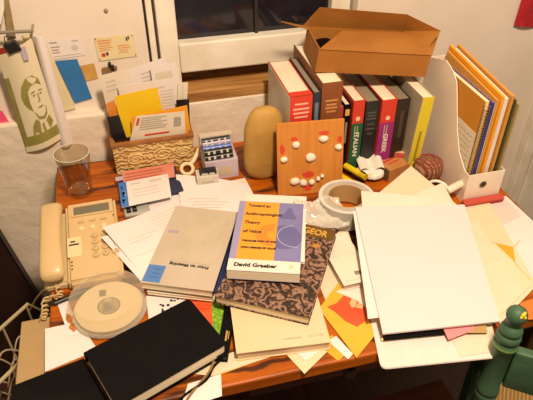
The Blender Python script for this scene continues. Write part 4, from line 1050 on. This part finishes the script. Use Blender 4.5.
for i in range(7): box(tb, -w*.42, w*(.2+.2*r.random()), h*.34-i*.0068, h*.34-i*.0068+.0016, .0135, .0137)
finish('printed_text', tb, PALEINK, t)
tb = bmesh.new()
for i in range(9): box(tb, w*.02+i*.0019, w*.02+i*.0019+.0012, -h*.36, -h*.36+.010, .0135, .0137)
finish('barcode', tb, INK, t)
finish('price_line', B(-w*.4, w*.42, -h*.44, -h*.44+.0015, .0135, .0137), PALEINK, t)

# ------------------------------------------------------------------ right-hand pile of papers
t = thing('white_folder', 'large white folder with rounded corners jutting over the desk front', 'folder', Z(430, 300, T+.0005), 0)
o0 = t.location.copy()
PS = .11
def SP(px, py, zf):          # point on the pile's plane, which climbs gently towards the wall
    d = ray(px, py); k = (zf-PS*.56-CO.z+0*CO.y)/(d.z-PS*d.y); return CO+d*k
def ps(name, label, px, zf, m, th=.0005, fn=None, cat='paper'):
    return sheet(name, label, cat, [SP(a, b, zf) for a, b in px], m, th, fn)
def rnd_poly(pts, r, n=5):
    out = []
    for i, p in enumerate(pts):
        a, b = pts[i-1], pts[(i+1) % len(pts)]
        d1, d2 = (a-p).normalized(), (b-p).normalized()
        P, Q = p+d1*r, p+d2*r
        for k in range(n+1):
            s_ = k/n; out.append((P.lerp(p, s_)).lerp(p.lerp(Q, s_), s_))
    return out
fp = [Z(a, b, T+.0005)-o0 for a, b in ((358, 262), (470, 245), (500, 358), (381, 370))]
finish('folder_back', prism(bmesh.new(), rnd_poly(fp, .012), (0, 0, .0014)), mat('folder_white', 'e4dbd8', .5), t)
fp2 = [q+Vector((0, .0006, .0018)) for q in fp]
finish('folder_front', prism(bmesh.new(), rnd_poly(fp2, .012), (0, 0, .0012)), mat('folder_white', 'e4dbd8', .5), t)
s = fs('torn_cream_sheet', 'cream sheet with torn lower edge on the white folder', [(430, 300), (490, 290), (494, 352), (461, 357)], T+.0040, mat('torn_cream', 'e4d5c0', .7))
s = fs('printed_page', 'white page with grey printed block at the right end of the desk', [(452, 214), (506, 196), (566, 252), (525, 288)], T+.0012, PAPER)
marks(s, 'printed_text', lines(.50, .05, .95, .36, 22, .5, .12, 7), PALEINK)
s = fs('cream_envelope', 'cream envelope with orange lining lying right of the white stack', [(459, 205), (488, 200), (535, 282), (494, 320)], T+.0052, mat('envelope_cream', 'e2d4b8', .65, 'ddcdac', 8))
c2 = o_c[s.name][0]
poly_mark(s, 'orange_lining', [uvof(*q, c=c2, z=T+.0057) for q in ((495, 243), (513, 247), (515.5, 263))], ORANGE)
for L_ in (((485, 238), (496, 243), (496, 244.4), (485, 239.4)), ((513, 247), (519, 240), (520, 240.8), (514, 248)), ((515, 262), (531, 279), (530, 280.5), (514.5, 264))): poly_mark(s, 'fold_line', [uvof(*q, c=c2, z=T+.0057) for q in L_], mat('fold_shade', 'd6c99c', .7))
s = fs('cream_sheet', 'pale cream sheet under the white stack, showing right of it', [(450, 226), (478, 222), (524, 292), (493, 322)], T+.0064, mat('sheet_pale_cream', 'e4d7be', .65))
s = fs('grey_slip', 'cream slip with dark end at the right front of the desk', [(492, 312), (529, 281), (536, 286), (500, 324)], T+.0036, mat('slip_pale', 'e2d6bc', .65))
s = fs('orange_folder', 'orange card corner beside the green chair post at the right', [(520, 303), (560, 290), (570, 318), (520, 320)], T+.0004, mat('orange_red_card', 'dd7a34', .6))
s = fs('manila_envelope', 'buff envelope whose corner shows left of the large white stack', [(366, 235), (450, 232), (482, 330), (381, 341)], T+.0064, mat('buff', 'dcc89a', .65), .0018)
bk = thing('black_ring_binder', 'black ring binder under the white stack, thin front edge showing', 'binder', Z(430, 280, T+.009), 0)
o0 = bk.location.copy()
bp = ((366, 228), (452, 222), (487, 329.5), (384, 339))
ft = [SP(a, b, T+.0145)-o0 for a, b in bp]
fb = [Vector((q.x, q.y, .0)) for q in ft]
def hexa(lo, hi):
    bm = bmesh.new(); A = [bm.verts.new(q) for q in lo]; D = [bm.verts.new(q) for q in hi]
    bm.faces.new(A[::-1]); bm.faces.new(D)
    for i in range(4): bm.faces.new((A[i], A[(i+1) % 4], D[(i+1) % 4], D[i]))
    return bm
finish('back_cover', hexa(fb, [q+Vector((0, 0, .001)) for q in fb]), BLACK, bk)
finish('page_block', hexa([Vector((q.x*.985, q.y*.985, .001)) for q in fb], [Vector((q.x*.985, q.y*.985, q.z-.0012)) for q in ft]), mat('dark_pages', '4a3a2c', .8), bk)
finish('front_cover', hexa([q-Vector((0, 0, .0012)) for q in ft], ft), BLACK, bk)
s = ps('kraft_divider', 'brown card divider edge at the right front of the white stack', [(410, 260), (470, 250), (487.5, 333), (468, 333)], T+.0150, mat('divider', 'b99862', .65))
s = ps('pink_note', 'pink note sticking out of the front of the white stack', [(440, 322), (474, 318), (474, 330), (448.5, 340)], T+.0158, PINK)
s = ps('cream_sheet', 'cream sheet with its corner pointing up to the woven basket', [(411, 166), (470, 216), (430, 262), (374, 197)], T+.0166, CREAM)
s = ps('cream_sheet', 'cream sheet with its corner pointing up to the white plug', [(442.5, 183), (474, 240), (410, 290), (372, 212)], T+.0180, mat('paper_ivory', 'e5d9c8', .7))
s = ps('cream_sheet', 'cream sheet whose upper edge crosses right of the tape roll', [(361, 191), (443, 199), (474, 296), (370, 300)], T+.0195, mat('paper_ivory2', 'e6dccf', .7))
s = ps('white_sheet', 'white sheet jutting out left from under the topmost stack', [(353, 211), (452, 204), (478, 306), (368, 319)], T+.0205, PAPER)
stk = ps('white_stack', 'thick stack of blank white paper on top of the right-hand pile', [(355, 208.5), (464, 206), (499.5, 322.5), (382.5, 335)], T+.0215, mat('stack_white', 'dcd3d7', .7, 'dad0d3', 4), .0042)

# ------------------------------------------------------------------ left of the desk: carton, wire basket, bag, leaning board
p0, p1 = Z(43, 320, T-.02), Z(24, 372, T-.02)
t = thing('beige_carton', 'narrow beige carton standing on the floor against the desk\'s left side', 'carton', (DX0-.020, .70, 0), 0)
BEI = mat('beige_card', 'a58a5c', .7, '97794e', 10)
finish('carton_body', B(-.030, .016, -.14, .07, 0, T-.035, .002), BEI, t)
finish('carton_lid', B(-.032, .018, -.142, .072, T-.035, T-.012, .002), mat('beige_lid', 'a88d62', .7), t)
wz = .60
q0, qb = Z(28, 304, wz), Z(0, 329, wz)
brz = math.atan2((qb-q0).y, (qb-q0).x)
t = thing('wire_basket', 'narrow cream wire basket on the floor left of the desk', 'basket', (q0.x, q0.y, 0), brz)
WIR = mat('cream_wire', 'b8a984', .4)
bl_, bw = .34, .10
def rim(z, r, in_=0): return tube(bmesh.new(), [(in_, in_, z), (bl_-in_, in_, z), (bl_-in_, bw-in_, z), (in_, bw-in_, z)], r, 8, True)
finish('rim', rim(wz, .0042), WIR, t)
finish('lower_rim', rim(.02, .003, .01), WIR, t)
finish('hoop', rim(.3, .0022, .005), WIR, t)
for i in range(6):
    x = .005+(bl_-.01)*i/5
    for y in (0, bw):
        finish('wire', tube(bmesh.new(), [(x, y, wz), (x, .01 if y == 0 else bw-.01, .02)], .0024, 6), WIR, t)
Mb = Matrix.Translation((q0.x, q0.y, 0)) @ Matrix.Rotation(brz, 4, 'Z')
bc = Mb @ Vector((bl_/2, bw/2, .03))
bag = finish('film_bag', crumple(.125, .033, .23, 9, amp=.25), mat('brown_film', '7a5c4c', .3, '3c2820', 26, .5, 30), None, bc, True)
bag.rotation_euler.z = brz
tag(bag, 'crumpled brownish plastic film with pale strips stuffed in the wire basket', 'bag')
rb = random.Random(21)
for i in range(14):
    c_ = Vector((rb.uniform(-.14, .02), rb.uniform(-.025, .025), .47+rb.uniform(-.01, .05)))
    d_ = rb.uniform(-.5, .5)+(PI if rb.random() < .5 else 0); e_ = Vector((math.cos(d_), math.sin(d_)*.5, 0))*rb.uniform(.05, .10)
    bmx = tube(bmesh.new(), smooth_path([c_-e_*.5-Vector((0, 0, .04)), c_+Vector((0, 0, .03)), c_+e_*.5-Vector((0, 0, .02)), c_+e_*.7-Vector((0, 0, .06))], 5), .0018, 6)
    finish('film_strip', bmx, mat('pale_film', 'c0ab90', .4), bag, None, True)
p0, p1 = Y(-30, 215, 1.24), Y(23, 306, 1.24)
ang = math.atan2(p1.z-p0.z, p1.x-p0.x)
t = thing('dark_board', 'long dark wooden board leaning on the wall at far left', 'board', (p1.x, 1.24, 0), 0)
dx = p1.x; sl = (p1.z-p0.z)/(p1.x-p0.x)
pts = [Vector((p1.x+.10, 0, p1.z+sl*.10)), Vector((p0.x-.1, 0, p0.z-sl*.1)), Vector((p0.x-.1, 0, 0)), Vector((p1.x+.10, 0, 0))]
zlow = pts[0].z
pts = [Vector((q.x-dx, 0, max(0, q.z))) for q in pts]
finish('board_face', prism(bmesh.new(), pts, (0, .02, 0)), mat('dark_board_paint', '33211a', .5, '281811', 10), t)
finish('board_edge', prism(bmesh.new(), [pts[0], pts[1], pts[1]+Vector((0, 0, -.022)), pts[0]+Vector((0, 0, -.022))], (0, -.004, 0)), mat('board_edge_black', '16100e', .5), t)

# ------------------------------------------------------------------ green chair
ball = CO+(Z(517, 315, .5)-CO).normalized()*1.0
r0, r1 = Z(508, 345, ball.z-.05), Z(533, 351, ball.z-.05)
cz_ = math.atan2(r1.y-r0.y, r1.x-r0.x)-math.radians(4)
print('CHAIR', ball, math.degrees(cz_))
t = thing('green_chair', 'green painted wooden chair with turned ball-topped posts at lower right', 'chair', (ball.x, ball.y, 0), cz_)
PH = ball.z
RS = .021
def post(top):
    h = PH
    pr = [(0, 0), (.014, 0), (.017, .05), (.0178, .40), (.0178, h-.215), (.0195, h-.210), (.0195, h-.203), (.0170, h-.200), (.0195, h-.196), (.0195, h-.189), (.0175, h-.184), (.0175, h-.082), (.0195, h-.078), (.0205, h-.070), (.0195, h-.063), (.0168, h-.060), (.0195, h-.056), (.0202, h-.050), (.0190, h-.044), (.0160, h-.041), (.0180, h-.037), (.0182, h-.032), (.0150, h-.026), (.0105, h-.021), (.0112, h-.0175)]
    for k in range(9):
        a = -PI/2+.75+k/8*(PI-.75); pr.append((max(0, .0165*math.cos(a)) if k < 8 else 0, h+.0165*math.sin(a)))
    bm = lathe(bmesh.new(), pr, 28)
    return bm
CWd, CDp = .40, .38
for x in (0, CWd):
    pst = finish('back_post', post(1), GREEN, t, (x, 0, 0), True)
    for k, (a, b, s_) in enumerate(((-.9, .8, .004), (-.5, .9, .0035), (-.7, .5, .003), (-1.2, .6, .003))):
        bmp = bmesh.new(); bmesh.ops.create_icosphere(bmp, subdivisions=1, radius=s_)
        d_ = Vector((math.cos(a)*math.cos(b), math.sin(a)*math.cos(b), math.sin(b)))
        finish('paint_chip', bmp, YPAINT, pst, Vector((0, 0, PH))+d_*.0157, True)
    finish('worn_ring', lathe(bmesh.new(), [(.0200, PH-.0665), (.0208, PH-.0705), (.0210, PH-.0690), (.0200, PH-.0655)], 28, closed=True), mat('worn_green', '6f8f4a', .5), pst)
finish('top_rail', B(.018, CWd-.018, -.009, .009, PH-.17, PH-.075, .004, 3), GREEN, t, None, True)
finish('lower_rail', B(.018, CWd-.018, -.008, .008, .56, .60, .004), GREEN, t, None, True)
RUSH = wave_mat('rush_seat', '8a6a3c', 'b8945a', 40, 'X', 1.5, .8, .6)
finish('seat', B(.022, CWd-.022, .005, CDp, .43, .455, .01, 3), RUSH, t, None, True)
for x in (.03, CWd-.03):
    finish('front_leg', lathe(bmesh.new(), [(0, 0), (.015, 0), (.02, .2), (.021, .43), (0, .43)], 20), GREEN, t, (x, CDp-.02, 0), True)
for zz in (.15, .28):
    finish('stretcher', tube(bmesh.new(), [(0, 0, zz), (.03, CDp-.02, zz)], .010, 10), GREEN, t, None, True)
    finish('stretcher', tube(bmesh.new(), [(CWd, 0, zz), (CWd-.03, CDp-.02, zz)], .010, 10), GREEN, t, None, True)
finish('stretcher', tube(bmesh.new(), [(.03, CDp-.02, .22), (CWd-.03, CDp-.02, .22)], .010, 10), GREEN, t, None, True)

# ------------------------------------------------------------------ light
def point(name, loc, power, col, r):
    l = bpy.data.lights.new(name, 'POINT'); l.energy = power; l.color = col; l.shadow_soft_size = r
    o = bpy.data.objects.new(name, l); C.objects.link(o); o.location = loc; return o
point('ceiling_lamp', (.30, .12, 2.30), 150, (1, .765, .54), .09)
w = bpy.data.worlds.new('room_ambient'); SC.world = w; w.use_nodes = True
w.node_tree.nodes['Background'].inputs['Color'].default_value = lin((1, .86, .66))
w.node_tree.nodes['Background'].inputs['Strength'].default_value = .30
SC.view_settings.view_transform = 'Standard'; SC.view_settings.look = 'None'
SC.view_settings.gamma = 1; SC.view_settings.use_curve_mapping = False
SC.view_settings.exposure = 0
